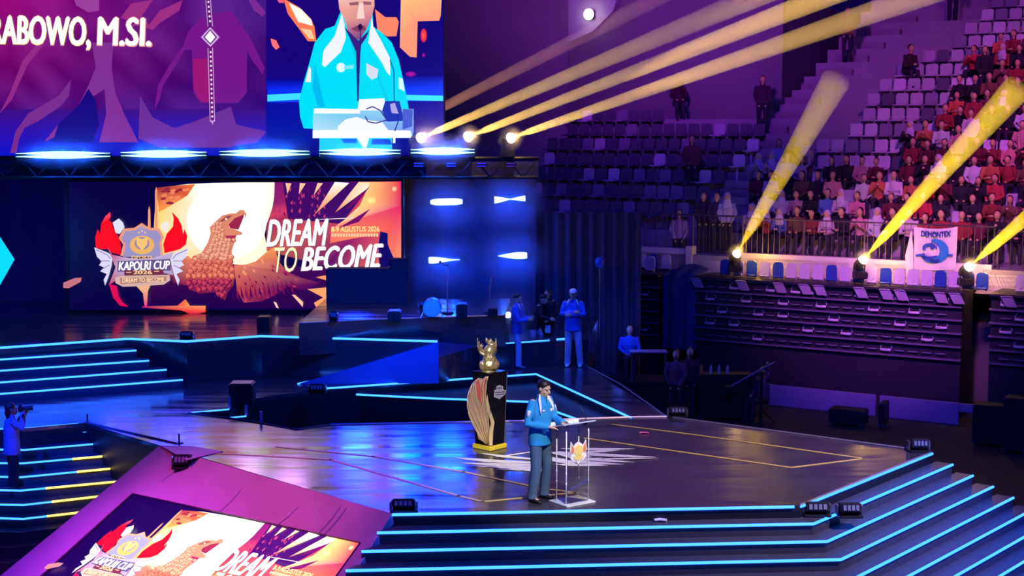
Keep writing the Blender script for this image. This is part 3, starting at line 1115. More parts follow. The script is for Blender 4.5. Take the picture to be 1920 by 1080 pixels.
# the man in the picture
C.layer = 11
P8([(540, 70), (500, 165), (440, 185), (375, 270), (340, 400), (305, 520), (275, 640), (282, 740), (305, 812), (362, 815), (375, 680), (400, 700), (940, 690), (970, 700), (945, 560), (905, 380), (860, 270), (800, 210), (745, 170), (740, 90)], (0, 216, 236))
P8([(404, 872), (862, 872), (862, 985), (404, 992)], (30, 205, 235))
P8([(375, 400), (425, 620), (440, 680), (395, 680), (360, 560)], (0, 180, 226))
C.layer = 12
P8([(546, 84), (562, 150), (572, 240), (540, 330), (440, 425), (420, 412), (430, 320), (500, 230)], (232, 236, 240))
P8([(735, 110), (745, 170), (800, 270), (850, 370), (852, 480), (830, 460), (800, 400), (712, 270)], (232, 236, 240))
P8([(340, 420), (352, 440), (350, 520), (316, 520)], (236, 226, 220))
P8([(905, 490), (930, 500), (942, 580), (905, 560)], (210, 250, 245))
P8([(590, 230), (690, 200), (660, 330), (655, 640), (640, 640), (630, 370)], (0, 190, 220))
C.disc(ins([(540, 428)])[0], 8.5, 9, (214, 240, 242))
P8([(560, 420), (620, 410), (620, 436), (560, 440)], (120, 225, 235))
P8([(700, 400), (775, 440), (770, 490), (735, 505), (700, 470)], (206, 216, 230))
head = [(522, -14), (750, -14), (752, 40), (735, 110), (700, 190), (660, 250), (620, 262), (585, 200), (562, 120), (530, 60)]
C.poly(ins(head), [(235, 185, 175)] * 2 + [(225, 150, 140), (200, 130, 140), (160, 90, 130), (120, 70, 120), (110, 70, 120), (170, 100, 130), (225, 150, 130), (235, 160, 140)])
C.layer = 13
P8([(590, 20), (650, 12), (655, 34), (600, 38)], (150, 90, 100))
P8([(680, 10), (735, 14), (728, 34), (684, 32)], (150, 90, 100))
P8([(655, 20), (680, 24), (690, 120), (640, 120)], (245, 205, 195))
P8([(600, 185), (650, 160), (690, 165), (700, 190), (650, 205)], (130, 60, 80))
P8([(560, 170), (650, 260), (720, 190), (700, 240), (665, 290), (652, 640), (644, 640), (636, 330), (600, 250)], (50, 30, 120))
C.disc(ins([(662, 172)])[0], 4.5, 6, (50, 8, 50), 10)
C.line(ins([(662, 180), (664, 300), (650, 420), (648, 600)]), 2.0, (30, 30, 110))
C.line(ins([(850, 380), (875, 450), (878, 640)]), 1.8, (20, 50, 150))
C.line(ins([(770, 480), (835, 640)]), 1.2, (20, 120, 200))
# lectern in the picture
P8([(365, 690), (998, 690), (1000, 830), (985, 872), (362, 872)], [(120, 210, 225), (150, 200, 235), (120, 150, 230), (190, 220, 245), (190, 225, 240)])
C.layer = 14
P8([(372, 686), (660, 692), (660, 718), (372, 718)], (250, 252, 255))
P8([(655, 630), (815, 622), (822, 700), (645, 700)], (238, 240, 250))
P8([(362, 826), (560, 820), (980, 826), (988, 872), (362, 874)], (244, 250, 255))
P8([(520, 800), (570, 755), (640, 740), (700, 760), (800, 770), (840, 826), (520, 826)], (236, 240, 245))
P8([(820, 640), (910, 640), (935, 740), (935, 765), (830, 770), (800, 700)], (30, 50, 170))
P8([(930, 690), (995, 692), (990, 800), (930, 820)], (70, 90, 200))
P8([(640, 870), (720, 870), (700, 935), (680, 935)], (244, 250, 255))
P8([(740, 880), (850, 880), (862, 915), (730, 915)], (10, 60, 170))
P8([(540, 878), (640, 878), (640, 905), (560, 905)], (10, 80, 190))
C.layer = 15
P8([(600, 985), (862, 978), (862, 990), (600, 994)], (20, 120, 220))
C.line(ins([(700, 690), (740, 675), (790, 700), (830, 760), (760, 780), (710, 770), (695, 735)]), 2.2, (60, 50, 130))
C.line(ins([(870, 640), (905, 760), (880, 830)]), 2.0, (30, 30, 150))
P8([(850, 660), (880, 650), (905, 720), (860, 715)], (170, 160, 220))
P8([(870, 830), (884, 830), (884, 905), (868, 905)], (240, 246, 255))
C.build('picture', screen_material('overhead_picture', 1.1), bs)

# ---- header truss under the overhead display, with its light battens
tr = thing('lighting_truss', 'long dark truss under the overhead display', 'truss', (-6, 32, 5.2))
tz0, tz1 = V(0, 332, 31.9).z, V(0, 296, 31.9).z
tx0, tx1 = V(-200, 300, 31.9).x, V(1010, 300, 31.9).x
bm = bmesh.new()
for y in (31.75, 32.15):
    for z in (tz0, tz1):
        tube(bm, [(tx0, y, z), (tx1, y, z)], 0.03, seg=6)
n = 40
for k in range(n):
    a = tx0 + (tx1 - tx0) * k / n
    b = tx0 + (tx1 - tx0) * (k + 1) / n
    tube(bm, [(a, 31.75, tz0), (b, 31.75, tz1)] if k % 2 else [(a, 31.75, tz1), (b, 31.75, tz0)], 0.018, seg=5)
obj('chords', bm, M_BLACK, tr, world=True)
bm = bmesh.new()
box(bm, (tx0, 32.2, tz0 - 0.05), (tx1, 32.24, tz1 + 0.02))
obj('glow_catcher', bm, mat('navy_glow_catcher', (0.03, 0.03, 0.12), 0.8), tr, world=True)  # panel added behind the battens to catch their blue glow
for x in (785, 846, 903, 958):
    bm = bmesh.new()
    p = V(x, 309, 31.7)
    cbox(bm, p, (0.24, 0.12, 0.11), bevel=0.015)
    for dz in (-.03, .03):
        cbox(bm, p + Vector((0, -.065, dz)), (0.2, 0.02, 0.025), mi=1)
    obj('dimmer_box', bm, [M_BLACK, mat('violet_plate', (0.3, 0.15, 0.7), 0.5)], tr, world=True)


def lens_strip(bm, p, q, h, prof, y=0.0):
    """lens shaped glowing bar from p to q; prof gives half-heights along it"""
    n = len(prof) - 1
    tops, bots = [], []
    for i, k in enumerate(prof):
        c = Vector(p) + (Vector(q) - Vector(p)) * i / n
        tops.append((c, k * h))
    tube(bm, [c for c, _ in tops], [(max(r, 0.004), 0.03) for _, r in tops], seg=8, flat=(0, 0, 1))


M_WASHGLOW = mat('wash_lens_blue_white', (0, 0, 0), emit=lin((150, 240, 255)), strength=3.0)
M_WASHSIDE = mat('wash_lens_blue', (0, 0, 0), emit=lin((10, 70, 255)), strength=2.2)
hz_list = []


def haze_mat(name, density, col=(1, 1, 1), aniso=0.0, ball_=False):
    m = bpy.data.materials.new(name)
    m.use_nodes = True
    nt = m.node_tree
    nt.nodes.remove(nt.nodes['Principled BSDF'])
    vs = nt.nodes.new('ShaderNodeVolumeScatter')
    vs.inputs['Color'].default_value = (*col, 1)
    vs.inputs['Density'].default_value = density
    vs.inputs['Anisotropy'].default_value = aniso
    if ball_:      # thins out towards the rim of the patch of haze
        tc = nt.nodes.new('ShaderNodeTexCoord')
        mp = nt.nodes.new('ShaderNodeMapping')
        mp.inputs['Location'].default_value = (-1, -1, -1)
        mp.inputs['Scale'].default_value = (2, 2, 2)
        ln = nt.nodes.new('ShaderNodeVectorMath')
        ln.operation = 'LENGTH'
        mr = nt.nodes.new('ShaderNodeMapRange')
        mr.interpolation_type = 'SMOOTHSTEP'
        mr.inputs['From Min'].default_value = 0.0
        mr.inputs['From Max'].default_value = 1.0
        mr.inputs['To Min'].default_value = density
        mr.inputs['To Max'].default_value = 0.0
        nt.links.new(tc.outputs['Generated'], mp.inputs[0])
        nt.links.new(mp.outputs[0], ln.inputs[0])
        nt.links.new(ln.outputs['Value'], mr.inputs['Value'])
        nt.links.new(mr.outputs[0], vs.inputs['Density'])
    nt.links.new(vs.outputs[0], nt.nodes['Material Output'].inputs['Volume'])
    return m


HZ_BLUE = haze_mat('haze_around_blue_lights', 0.8, ball_=True)
HZ_BEAM = haze_mat('haze_in_beams', 0.08)
HZ_GLOW = haze_mat('haze_around_lamps', 0.6, ball_=True)

bnames = [('from the edge of the frame inwards, first', 118, 88), ('second', 307, 80), ('third', 496, 84), ('fourth', 675, 76), ('last', 830, 60)]
where = ['under the smoke of the title card', 'under the tall smoke column', 'under the ornament rule', 'under the pictured lectern', 'beside the yellow lamps']
prof = [0.05, .3, .6, .85, 1, 1, 1, .85, .6, .3, .05]
for (nm, cx, hw), wh in zip(bnames, where):
    t = thing('light_batten', 'blue glowing light batten on the truss ' + wh, 'light', V(cx, 300, 31.6), 0, 'blue light battens on the truss')
    a, b = V(cx - hw, 292 - (cx / 100), 31.6), V(cx + hw, 292 - (cx / 100) - .6, 31.6)
    bm = bmesh.new()
    box(bm, (a.x, 31.62, a.z - 0.13), (b.x, 31.74, a.z + 0.03), bevel=0.01)
    obj('housing', bm, M_BLACK, t, world=True)
    for dz, m in ((-0.035, M_WASHGLOW), (0.035, M_WASHGLOW)):
        bm = bmesh.new()
        lens_strip(bm, a + Vector((0, 0, dz)), b + Vector((0, 0, dz)), 0.045, prof)
        obj('lens', bm, m, t, world=True)
    bm = bmesh.new()
    c = (a + b) / 2
    ball(bm, (0, 0, 0), ((b.x - a.x) * 0.62, 0.25, 0.42), 20, 12)
    h = obj('haze', bm, HZ_BLUE, loc=c + Vector((0, -0.1, 0.03)))
    tag(h, 'blue haze glowing around the batten ' + wh, 'haze', kind='stuff')
    area(c + Vector((0, -0.25, 0.0)), c + Vector((0, -3, 0)), (0.0, 0.07, 1.0), 14, b.x - a.x, 0.06)
    for k in (-.5, 0, .5):
        point(c + Vector(((b.x - a.x) * .5 * k, -0.12, 0.04)), (0.0, 0.07, 1.0), 50, 0.03)

# ---- drapes behind and right of the stage
def drape(name, label, x0, x1, Y, ztop, zbot=Z0, folds=26, tops=None):
    bm = bmesh.new()
    rows = []
    n = folds * 6
    for i in range(n + 1):
        t = i / n
        x = x0 + (x1 - x0) * t
        y = Y + 0.07 * math.sin(t * folds * 2 * math.pi)
        zt = ztop if tops is None else tops(t)
        rows.append((bm.verts.new((x, y, zbot)), bm.verts.new((x, y, zt)), bm.verts.new((x, y + 0.03, zbot)), bm.verts.new((x, y + 0.03, zt))))
    for a, b in zip(rows[:-1], rows[1:]):
        bm.faces.new((a[0], b[0], b[1], a[1]))
        bm.faces.new((a[2], a[3], b[3], b[2]))
        bm.faces.new((a[1], b[1], b[3], a[3]))
    return tag(obj(name, bm, M_DRAPE, smooth=True), label, 'curtain')


YD = 36.0
drape('backdrop_curtain', 'tall dark curtain behind the rear stage carrying four blue lights', -18, V(1005, 300, YD).x, YD, V(900, 308, YD).z)
drape('wing_curtain', 'lower dark curtain closing the side of the stage below the stands', V(1008, 300, YD + .3).x, V(1204, 300, YD + .3).x, YD + .3, V(1100, 400, YD).z, folds=9)

# ---- four blue bars on the curtain
M_BARCORE = mat('bar_core', (0, 0, 0), emit=lin((190, 235, 255)), strength=3.5)
shapes = [('full bright bar', 837, 379, 30, [.5, .9, 1, 1, 1, 1, 1, .9, .6]), ('bow-tie shaped bar', 956, 373, 29, [1, .9, .65, .4, .1, .3, .5, .7, .8]),
          ('bar tapering towards the audience', 833, 488, 29, [.9, 1, .9, .75, .6, .4, .25, .12, .05]), ('bar tapering towards the eagle display', 961, 480, 27, [.08, .3, .5, .7, .85, 1, 1, 1, .8])]
rowt = ['upper', 'upper', 'lower', 'lower']
for (nm, cx, cy, hw, pf), rt in zip(shapes, rowt):
    Yb = 35.75
    c = V(cx, cy, Yb)
    t = thing('wall_light', 'blue %s in the %s row on the dark curtain' % (nm, rt), 'light', c, 0, 'blue bars on the curtain')
    a, b = V(cx - hw, cy + (2 if cx > 900 and cy < 400 else 0), Yb), V(cx + hw, cy - 1, Yb)
    bm = bmesh.new()
    box(bm, (a.x - .03, Yb + .02, c.z - .09), (b.x + .03, Yb + .16, c.z + .09), bevel=0.01)
    obj('housing', bm, M_BLACK, t, world=True)
    bm = bmesh.new()
    lens_strip(bm, a, b, 0.085, pf)
    obj('lens', bm, M_BARCORE, t, world=True)
    bm = bmesh.new()
    ball(bm, (0, 0, 0), (1.1, 0.7, 0.9), 20, 12)
    h = obj('haze', bm, HZ_BLUE, loc=c + Vector((0, -0.72, 0)))
    tag(h, 'blue haze glowing around the %s' % nm, 'haze', kind='stuff')
    for k in (-.6, 0, .6):
        point(c + Vector(((b.x - a.x) * .5 * k, -0.22, 0)), (0.0, 0.05, 1.0), 20, 0.04)

# ---- moving heads with yellow beams
M_LAMP = mat('lamp_face', (0, 0, 0), emit=lin((255, 246, 225)), strength=9.0)


def moving_head(base, target, label, length, r0, r1, power, group, hang=False, col=(1.0, 0.56, 0.10), den=HZ_BEAM, glow=0.33):
    base = Vector(base)
    d = (Vector(target) - base).normalized()
    t = thing('moving_head', label, 'spotlight', base + Vector((0, 0, -0.32)), 0, group)
    bm = bmesh.new()
    cbox(bm, base + Vector((0, 0, -0.31)), (0.34, 0.3, 0.18), bevel=0.02)
    obj('base', bm, M_BLACK, t, world=True)
    side = d.cross(Vector((0, 0, 1))).normalized()
    for s in (-1, 1):
        bm = bmesh.new()
        tube(bm, [base + side * 0.15 * s + Vector((0, 0, -0.24)), base + side * 0.16 * s + Vector((0, 0, 0.02))], (0.02, 0.04), seg=6)
        obj('yoke_arm', bm, M_BLACK, t, world=True)
    bm = bmesh.new()
    tube(bm, [base - d * 0.24, base - d * 0.1, base + d * 0.1], [0.07, 0.12, 0.12], seg=14)
    obj('head', bm, M_BLACK, t, smooth=False, world=True)
    bm = bmesh.new()
    ball(bm, base + d * 0.11, 0.115, 14, 8)
    obj('lens', bm, M_LAMP, t, smooth=True, world=True)
    s = base + d * 0.24
    e = base + d * length
    bm = bmesh.new()
    tube(bm, [s, e], [r0, r1], seg=16)
    h = obj('beam_haze', bm, den, smooth=False)
    tag(h, 'yellow haze beam rising from the ' + label.split(' ', 1)[1], 'haze', kind='stuff')
    ang = math.degrees(2 * math.atan((r1 - r0) / length))
    apex = base - d * (r0 * length / (r1 - r0) - 0.24)
    spot(base + d * 0.235, base + d * 5, col, power, 16, 0.1, .015, constant=True)
    bm = bmesh.new()
    ball(bm, (0, 0, 0), glow, 16, 10)
    h = obj('lamp_haze', bm, HZ_GLOW, loc=base + d * 0.11)
    tag(h, 'warm haze glow around the ' + label.split(' ', 1)[1], 'haze', kind='stuff')
    point(base + d * 0.30, (1.0, 0.55, 0.12), 26, 0.03)
    return t


g = 'lamps on the truss end throwing yellow beams'
YL = 31.8
for (x, y), (tx, ty), tY, lab in (((783, 261), (1500, -42), 24, 'yellow lamp on the truss nearest the overhead display'),
                              ((871, 259), (1700, -66), 24, 'yellow lamp in the middle of the three on the truss'),
                              ((951, 261), (1760, -20), 24, 'yellow lamp at the free end of the truss')):
    moving_head(V(x, y, YL), V(tx, ty, tY), lab, 14, 0.07, 0.25, 14000, g)
# a fourth beam starting behind the display

moving_head(V(690, 272, 33.7), V(1250, -12, 32.4), 'yellow lamp hidden behind the lower edge of the overhead display', 14, 0.085, 0.28, 6000, g, col=(1.0, .38, .2))

lp_ = V(690, 272, 33.7)
bm = bmesh.new()
tube(bm, [(lp_.x, 33.7, Z2), (lp_.x, 33.7, lp_.z - .4)], .03, seg=8)
tube(bm, [(lp_.x, 33.7, Z2), (lp_.x, 33.7, Z2 + .03)], .2, seg=16)
tag(obj('lamp_pole', bm, M_BLACK), 'tall black pole behind the eagle display carrying the hidden yellow lamp', 'pole')

# ================================================================== FRONT LED RAMP
dn = Vector((-0.68, -0.73, -0.70)).normalized()
T1 = Vector(A)
ex_r = (T1 - T0).normalized()
NR = dn.cross(ex_r)
if NR.z < 0:
    NR = -NR
NR.normalize()


def rp(px, py, off=0.0):
    return onplane(px, py, T1 + NR * off, NR)


lr = thing('led_ramp', 'rose cloth covered slope with a glowing eagle display set into it before the stage', 'ramp', (-5, 19, Z0))


def extend(p, q, z):
    """point on the line p->q at height z"""
    t = (z - p.z) / (q.z - p.z)
    return p + (q - p) * t


a0, a1 = rp(298, 836), rp(735, 963)
b1 = extend(a1, rp(665, 1075), -0.97)
b0 = extend(a0, rp(0, 1080), -0.97)
# outer frame as four bands round the display
s00, s10 = rp(249, 926), rp(676, 1018)
s01 = extend(s00, rp(100, 1060), -0.85)
s11 = extend(s10, rp(631, 1080), -0.85)
bm = bmesh.new()
for quad in ((a0, a1, s10, s00), (a0, s00, s01, b0), (a1, b1, s11, s10), (b0, s01, s11, b1)):
    plate(bm, quad, NR, 0.12)
obj('cloth_cover', bm, M_CLOTH, lr, world=True)
# seams and folds of the cloth band along the top
bm = bmesh.new()
for k, (x0, y0, x1, y1) in enumerate([(300, 905, 345, 868), (412, 960, 455, 915), (520, 985, 560, 950), (598, 1000, 640, 948), (608, 1003, 650, 952)]):
    tube(bm, [rp(x0, y0, .004), rp((x0 + x1) / 2 + 2, (y0 + y1) / 2, .008), rp(x1, y1, .004)], (0.012, 0.006), seg=5, flat=NR)
obj('fold', bm, M_CLOTH, lr, world=True)
bm = bmesh.new()
for quad in ((a0, b0), (b1, a1), (b0, b1)):
    p, q = quad
    vs = [bm.verts.new(p - NR * .02), bm.verts.new(q - NR * .02), bm.verts.new((q.x, q.y, Z0)), bm.verts.new((p.x, p.y, Z0))]
    bm.faces.new(vs)
obj('skirt', bm, M_DRAPE, lr, world=True)
bm = bmesh.new()
plate(bm, [s00 - NR * .03, s10 - NR * .03, s11 - NR * .03, s01 - NR * .03], NR, 0.08)
obj('display_housing', bm, M_BLACK, lr, world=True)
# thin dark gasket
bm = bmesh.new()
tube(bm, [s01, s00, s10, s11], (0.02, 0.012), seg=4, flat=NR)
obj('display_rim', bm, mat('maroon_rim', (0.12, 0.02, 0.08), 0.5), lr, world=True)
E0 = s10 - s00
EY0 = (s01 - s00)
EY1 = (s11 - s10)
ly = E0.length * 238 / 622
EY0 = EY0.normalized() * ly * 1.0
EY1 = EY1.normalized() * ly * 0.92
SC_LIM = 1.0


def rconv(x, y):
    u = (x - 130) / 622.0
    v = (y - 341) / 238.0
    return s00 + E0 * u + (EY0 * (1 - u) + EY1 * u) * v + NR * (-0.02)


C = Canvas(rconv, NR, 0.0015)
event_picture(C)
C.build('picture', screen_material('ramp_display', 2.2), lr)
# pink flap between ramp and walkway
bm = bmesh.new()
plate(bm, [G(300, 835, Z1 + .012), G(350, 862, Z1 + .012), G(418, 846, Z1 + .012), G(360, 836, Z1 + .012)], (0, 0, 1), 0.01)
obj('cloth_flap', bm, M_CLOTH, lr, world=True)

# ================================================================== LAMPS AND BOXES ON THE DECKS


def floor_box(px, py, z, wpx, hpx, label, name='floor_light', cat='light', rz=0.0, p=None):
    """black stage lamp box whose base centre shows at pixel px,py on height z"""
    p = p or G(px, py, z)
    s = p.y / FPX
    w_, h_ = wpx * s, hpx * s
    t = thing(name, label, cat, p, rz)
    bm = bmesh.new()
    box(bm, (-w_ / 2, -0.13, 0.0), (w_ / 2, 0.15, h_ * 0.18), bevel=0.008)
    obj('base', bm, M_BLACK, t)
    for sx in (-1, 1):
        bm = bmesh.new()
        box(bm, (sx * w_ / 2 - 0.012, -0.06, h_ * .1), (sx * w_ / 2 + 0.012, 0.08, h_ * .8))
        obj('bracket', bm, M_METAL, t)
    bm = bmesh.new()
    rot = Matrix.Rotation(-0.25, 3, 'X')
    cbox(bm, (0, 0.01, h_ * .58), (w_ * .86, 0.24, h_ * .72), rot=rot, bevel=0.015)
    obj('head', bm, M_BLACK, t)
    bm = bmesh.new()
    cbox(bm, Vector((0, 0.01, h_ * .58)) + rot @ Vector((0, -0.122, 0)), (w_ * .7, 0.01, h_ * .5), rot=rot)
    for k in range(4):
        cbox(bm, Vector((0, 0.01, h_ * .58)) + rot @ Vector((w_ * (-.26 + .175 * k), -0.13, 0)), (w_ * .12, 0.012, h_ * .36), rot=rot, mi=1)
    obj('lens', bm, [mat('dark_glass', (0.03, 0.03, 0.05), 0.1), mat('lens_cell', (0.25, 0.26, 0.32), 0.15)], t)
    return t


for a in [(340, 880, Z1, 38, 28, 'black lamp box at the top corner of the cloth covered slope'),
          (757, 957, Z1, 50, 24, 'black lamp box where the slope meets the front stairs'),
          (1530, 966, .85, 52, 28, 'black lamp box on the front step at the stair corner, nearer the lectern'),
          (1592, 968, .85, 46, 28, 'black lamp box on the front step at the stair corner, farther from the lectern'),
          (1722, 846, Z1, 38, 25, 'grey lit lamp box at the far end of the turning stairs'),
          (1270, 781, Z1, 36, 19, 'grey lamp box on the rear right corner of the main stage'),
          (595, 738, Z1, 32, 19, 'small black lamp box at the foot of the blue ramp'),
          (351, 636, Z2, 26, 15, 'small black lamp box on the rear stage edge under the red glow'),
          (626, 603, zE, 14, 20, 'narrow black lamp box at the end of the band platform'),
          (800, 578, zE, 30, 14, 'flat black lamp box on the band platform behind the trophy')]:
    floor_box(*a, p=rp(340, 881, .02) + Vector((0, .12, 0)) if a[0] == 340 else None)


def speaker_box(px, py, z, wpx, hpx, label, dp=0.4, rz=0.0):
    p = G(px, py, z)
    s = p.y / FPX
    w_, h_ = wpx * s, hpx * s
    t = thing('stage_speaker', label, 'speaker', p, rz)
    bm = bmesh.new()
    box(bm, (-w_ / 2, -dp / 2, 0), (w_ / 2, dp / 2, h_), bevel=0.02)
    obj('cabinet', bm, M_BLACK, t)
    bm = bmesh.new()
    box(bm, (-w_ * .44, -dp / 2 - .012, h_ * .05), (w_ * .44, -dp / 2 - .002, h_ * .95))
    obj('grille', bm, mat('speaker_grille', (0.015, 0.015, 0.02), 0.6, scale=60, var=.6), t)
    bm = bmesh.new()
    for zz in (.3, .7):
        tube(bm, [(0, -dp / 2 - .013, h_ * zz), (0, -dp / 2 - .03, h_ * zz)], [min(w_, h_) * .2, min(w_, h_) * .17], seg=18)
    obj('cone', bm, M_RISER, t)
    return t


speaker_box(455, 757, Z1, 44, 42, 'large black loudspeaker cabinet on the landing beside the stage well')
speaker_box(496, 618, Z2, 24, 26, 'black loudspeaker box in front of the eagle display')
speaker_box(740, 601, zE, 24, 20, 'low black monitor speaker on the near end of the band platform')
speaker_box(866, 596, zE, 20, 28, 'black loudspeaker in the middle of the band platform')
speaker_box(924, 592, zE, 18, 16, 'small black speaker at the far end of the band platform')

# microphone stands on the band platform
for px, lab, h in ((838, 'thin microphone stand behind the black loudspeaker on the band platform', 1.0), (918, 'thin microphone stand at the far end of the band platform', 0.8)):
    p = G(px, 590, zE) + Vector((0, .25, 0))
    t = thing('microphone_stand', lab, 'stand', p)
    bm = bmesh.new()
    tube(bm, [(0, 0, 0.03), (0, 0, h * .6), (0.05, 0, h)], 0.012, seg=6)
    obj('pole', bm, M_METAL, t)
    bm = bmesh.new()
    tube(bm, [(0, 0, 0), (0, 0, 0.03)], 0.13, seg=16)
    obj('base', bm, M_BLACK, t)
    bm = bmesh.new()
    tube(bm, [(0.05, 0, h), (-0.14, -0.05, h + .1)], 0.012, seg=6)
    ball(bm, (-0.15, -0.055, h + .105), 0.028, 8, 6)
    obj('boom', bm, M_METAL, t)
# a blue lit drum shell
p = G(810, 597, zE) + Vector((0, .1, 0))
t = thing('drum', 'drum lit blue on the band platform', 'drum', p)
bm = bmesh.new()
tube(bm, [(0, -.16, .22), (0, .18, .22)], 0.19, seg=28)
obj('shell', bm, mat('drum_shell', (.15, .2, .5), .3), t, smooth=False)
bm = bmesh.new()
tube(bm, [(0, -.175, .22), (0, -.161, .22)], 0.18, seg=28)
obj('skin', bm, mat('drum_skin', (.7, .75, .85), .4), t)
bm = bmesh.new()
for sx in (-1, 1):
    tube(bm, [(sx * .15, 0, .18), (sx * .24, -.05, 0)], 0.015, seg=6)
obj('leg', bm, M_METAL, t)
spot(p + Vector((0.6, -1.6, 1.2)), p + Vector((0, 0, .3)), (0, .08, 1), 150, 26, 1, .1)

for px, py, h, lab in ((430, 767, .22, 'short lilac post at the corner of the stage well by the big loudspeaker'), (461, 780, .2, 'short lilac post on the lower step of the stage well'),
                       (489, 793, .2, 'short lilac post at the walkway edge beside the stage well')):
    bm = bmesh.new()
    box(bm, (-.025, -.02, 0), (.025, .02, h), bevel=.004)
    tag(obj('edge_post', bm, mat('lilac_post', (.5, .3, .5), .5), loc=G(px, py, Z1 if px != 461 else .85) + Vector((0, .03, 0))), lab, 'post')
for px, py, z, sz, m, lab in ((1207, 813, Z1, (.16, .07, .015), mat('pink_scrap', (.9, .12, .3), .6), 'crumpled pink scrap on the stage near the rear tape line'),
                              (1238, 978, .85, (.17, .1, .02), M_WHITE, 'small white block on the second front step')):
    bm = bmesh.new()
    tube(bm, [(-sz[0] / 2, 0, sz[2]), (0, sz[1] * .3, sz[2] * 1.2), (sz[0] / 2, -.01, sz[2])], [(sz[1] * .3, sz[2]), (sz[1] * .5, sz[2]), (sz[1] * .3, sz[2])], seg=8, flat=(0, 1, 0))
    tag(obj('floor_scrap', bm, m, loc=G(px, py, z)), lab, 'scrap')
# cyan arrow sign at the far side of the rear stage
bm = bmesh.new()
ya = 30.5
arrow = [V(-70, 420, ya), V(-12, 430, ya), V(25, 487, ya), V(-12, 552, ya), V(-70, 562, ya)]
plate(bm, arrow, (0, -1, 0), .08)
arw = thing('arrow_sign', 'glowing cyan arrow-shaped panel at the outer end of the rear stage', 'sign', (arrow[0].x, ya, Z2))
obj('glowing_face', bm, mat('cyan_panel', (0, 0, 0), emit=lin((10, 205, 250)), strength=1.2), arw, world=True)
bm = bmesh.new()
box(bm, (arrow[0].x, ya + .02, Z2), (arrow[0].x + .12, ya + .14, arrow[0].z))
obj('post', bm, M_BLACK, arw, world=True)

# small edge markers on the walkway corner
for px, py, lab in ((164, 793, 'thin black corner post at the landing edge above the side stairs'), (336, 831, 'thin black corner post where the walkway meets the slope')):
    p = G(px, py, Z1)
    bm = bmesh.new()
    tube(bm, [(0, 0, 0), (0, 0, .012)], .07, seg=12)
    tube(bm, [(0, 0, 0), (0, 0, .16)], .014, seg=8)
    tag(obj('edge_post', bm, M_BLACK, loc=p), lab, 'post')

# ================================================================== PEDESTAL AND TROPHY
PX = G(918, 842, Z1)
t = thing('trophy_pedestal', 'tall black pedestal with a golden wing and yellow foot on the stage', 'pedestal', (PX.x, PX.y + 0.1, Z1), math.radians(48))
bm = bmesh.new()
w0, w1, hh = 0.165, 0.195, 1.24
vs = []
for z, ww in ((0.06, w0), (hh, w1)):
    for x, y in ((-ww, -ww), (ww, -ww), (ww, ww), (-ww, ww)):
        vs.append(bm.verts.new((x, y, z)))
for q in ((3, 2, 1, 0), (4, 5, 6, 7), (0, 1, 5, 4), (1, 2, 6, 5), (2, 3, 7, 6), (3, 0, 4, 7)):
    bm.faces.new([vs[i] for i in q])
obj('column', bm, mat('gloss_black', (0.008, 0.008, 0.012), 0.15), t)
bm = bmesh.new()
box(bm, (-.2, -.2, hh), (.2, .2, hh + .02), bevel=.004)
obj('top_plate', bm, mat('gloss_black'), t)
bm = bmesh.new()
box(bm, (-.2, -.2, 0), (.2, .2, .075), bevel=.01)
obj('foot', bm, mat('yellow_foot', (.95, .75, .05), .35), t)
bm = bmesh.new()
tube(bm, [(w0 + .004, w0 + .004, .075), (w1 + .004, w1 + .004, hh)], .006, seg=6)
tube(bm, [(w0 + .004, -w0 - .004, .075), (w1 + .004, -w1 - .004, hh)], .006, seg=6)
obj('corner_bead', bm, M_METAL, t)
# wing relief standing off the left face
YW = PX.y - 0.12
pv = lambda x, y, dy=0.0: V(860 + x / 4.5, 620 + y / 4.5, YW + dy)
M_WGOLD = mat('wing_gold', (0.85, 0.66, 0.30), 0.4, metal=0.3)
M_WPINK = mat('wing_bronze', (0.62, 0.36, 0.26), 0.5, metal=0.2)
M_WRED = mat('wing_red', (0.70, 0.10, 0.08), 0.5)


def feather(parent, nm, pts, m, dy, th=0.02):
    bm = bmesh.new()
    plate(bm, [pv(x, y, dy) for x, y in pts], (0, -1, 0), th)
    return obj(nm, bm, m, parent, world=True)


outl = [(272, 378), (232, 380), (205, 408), (168, 400), (135, 428), (112, 448), (96, 480), (78, 530), (70, 590), (76, 660), (80, 700), (108, 770), (150, 850), (168, 915), (245, 962), (285, 975), (292, 850), (304, 775), (262, 680), (246, 540), (224, 560), (240, 430)]
feather(t, 'wing_back', outl, M_WPINK, 0.0, 0.04)
feather(t, 'red_feather', [(248, 392), (228, 425), (215, 480), (222, 540), (205, 620), (190, 540), (196, 450), (216, 408)], M_WRED, -.018, .016)
feather(t, 'red_feather', [(168, 412), (178, 440), (186, 520), (196, 620), (176, 590), (150, 540), (140, 470), (150, 430)], M_WRED, -.018, .016)


def rib(pts, r):
    bm = bmesh.new()
    tube(bm, [pv(x, y, -.022) for x, y in pts], [(r * k * .5, r * .5) for k in [.5, 1, 1, 1, .8, .6][:len(pts)]], seg=8, flat=(1, 0, .3))
    obj('gold_rib', bm, M_WGOLD, t, smooth=True, world=True)


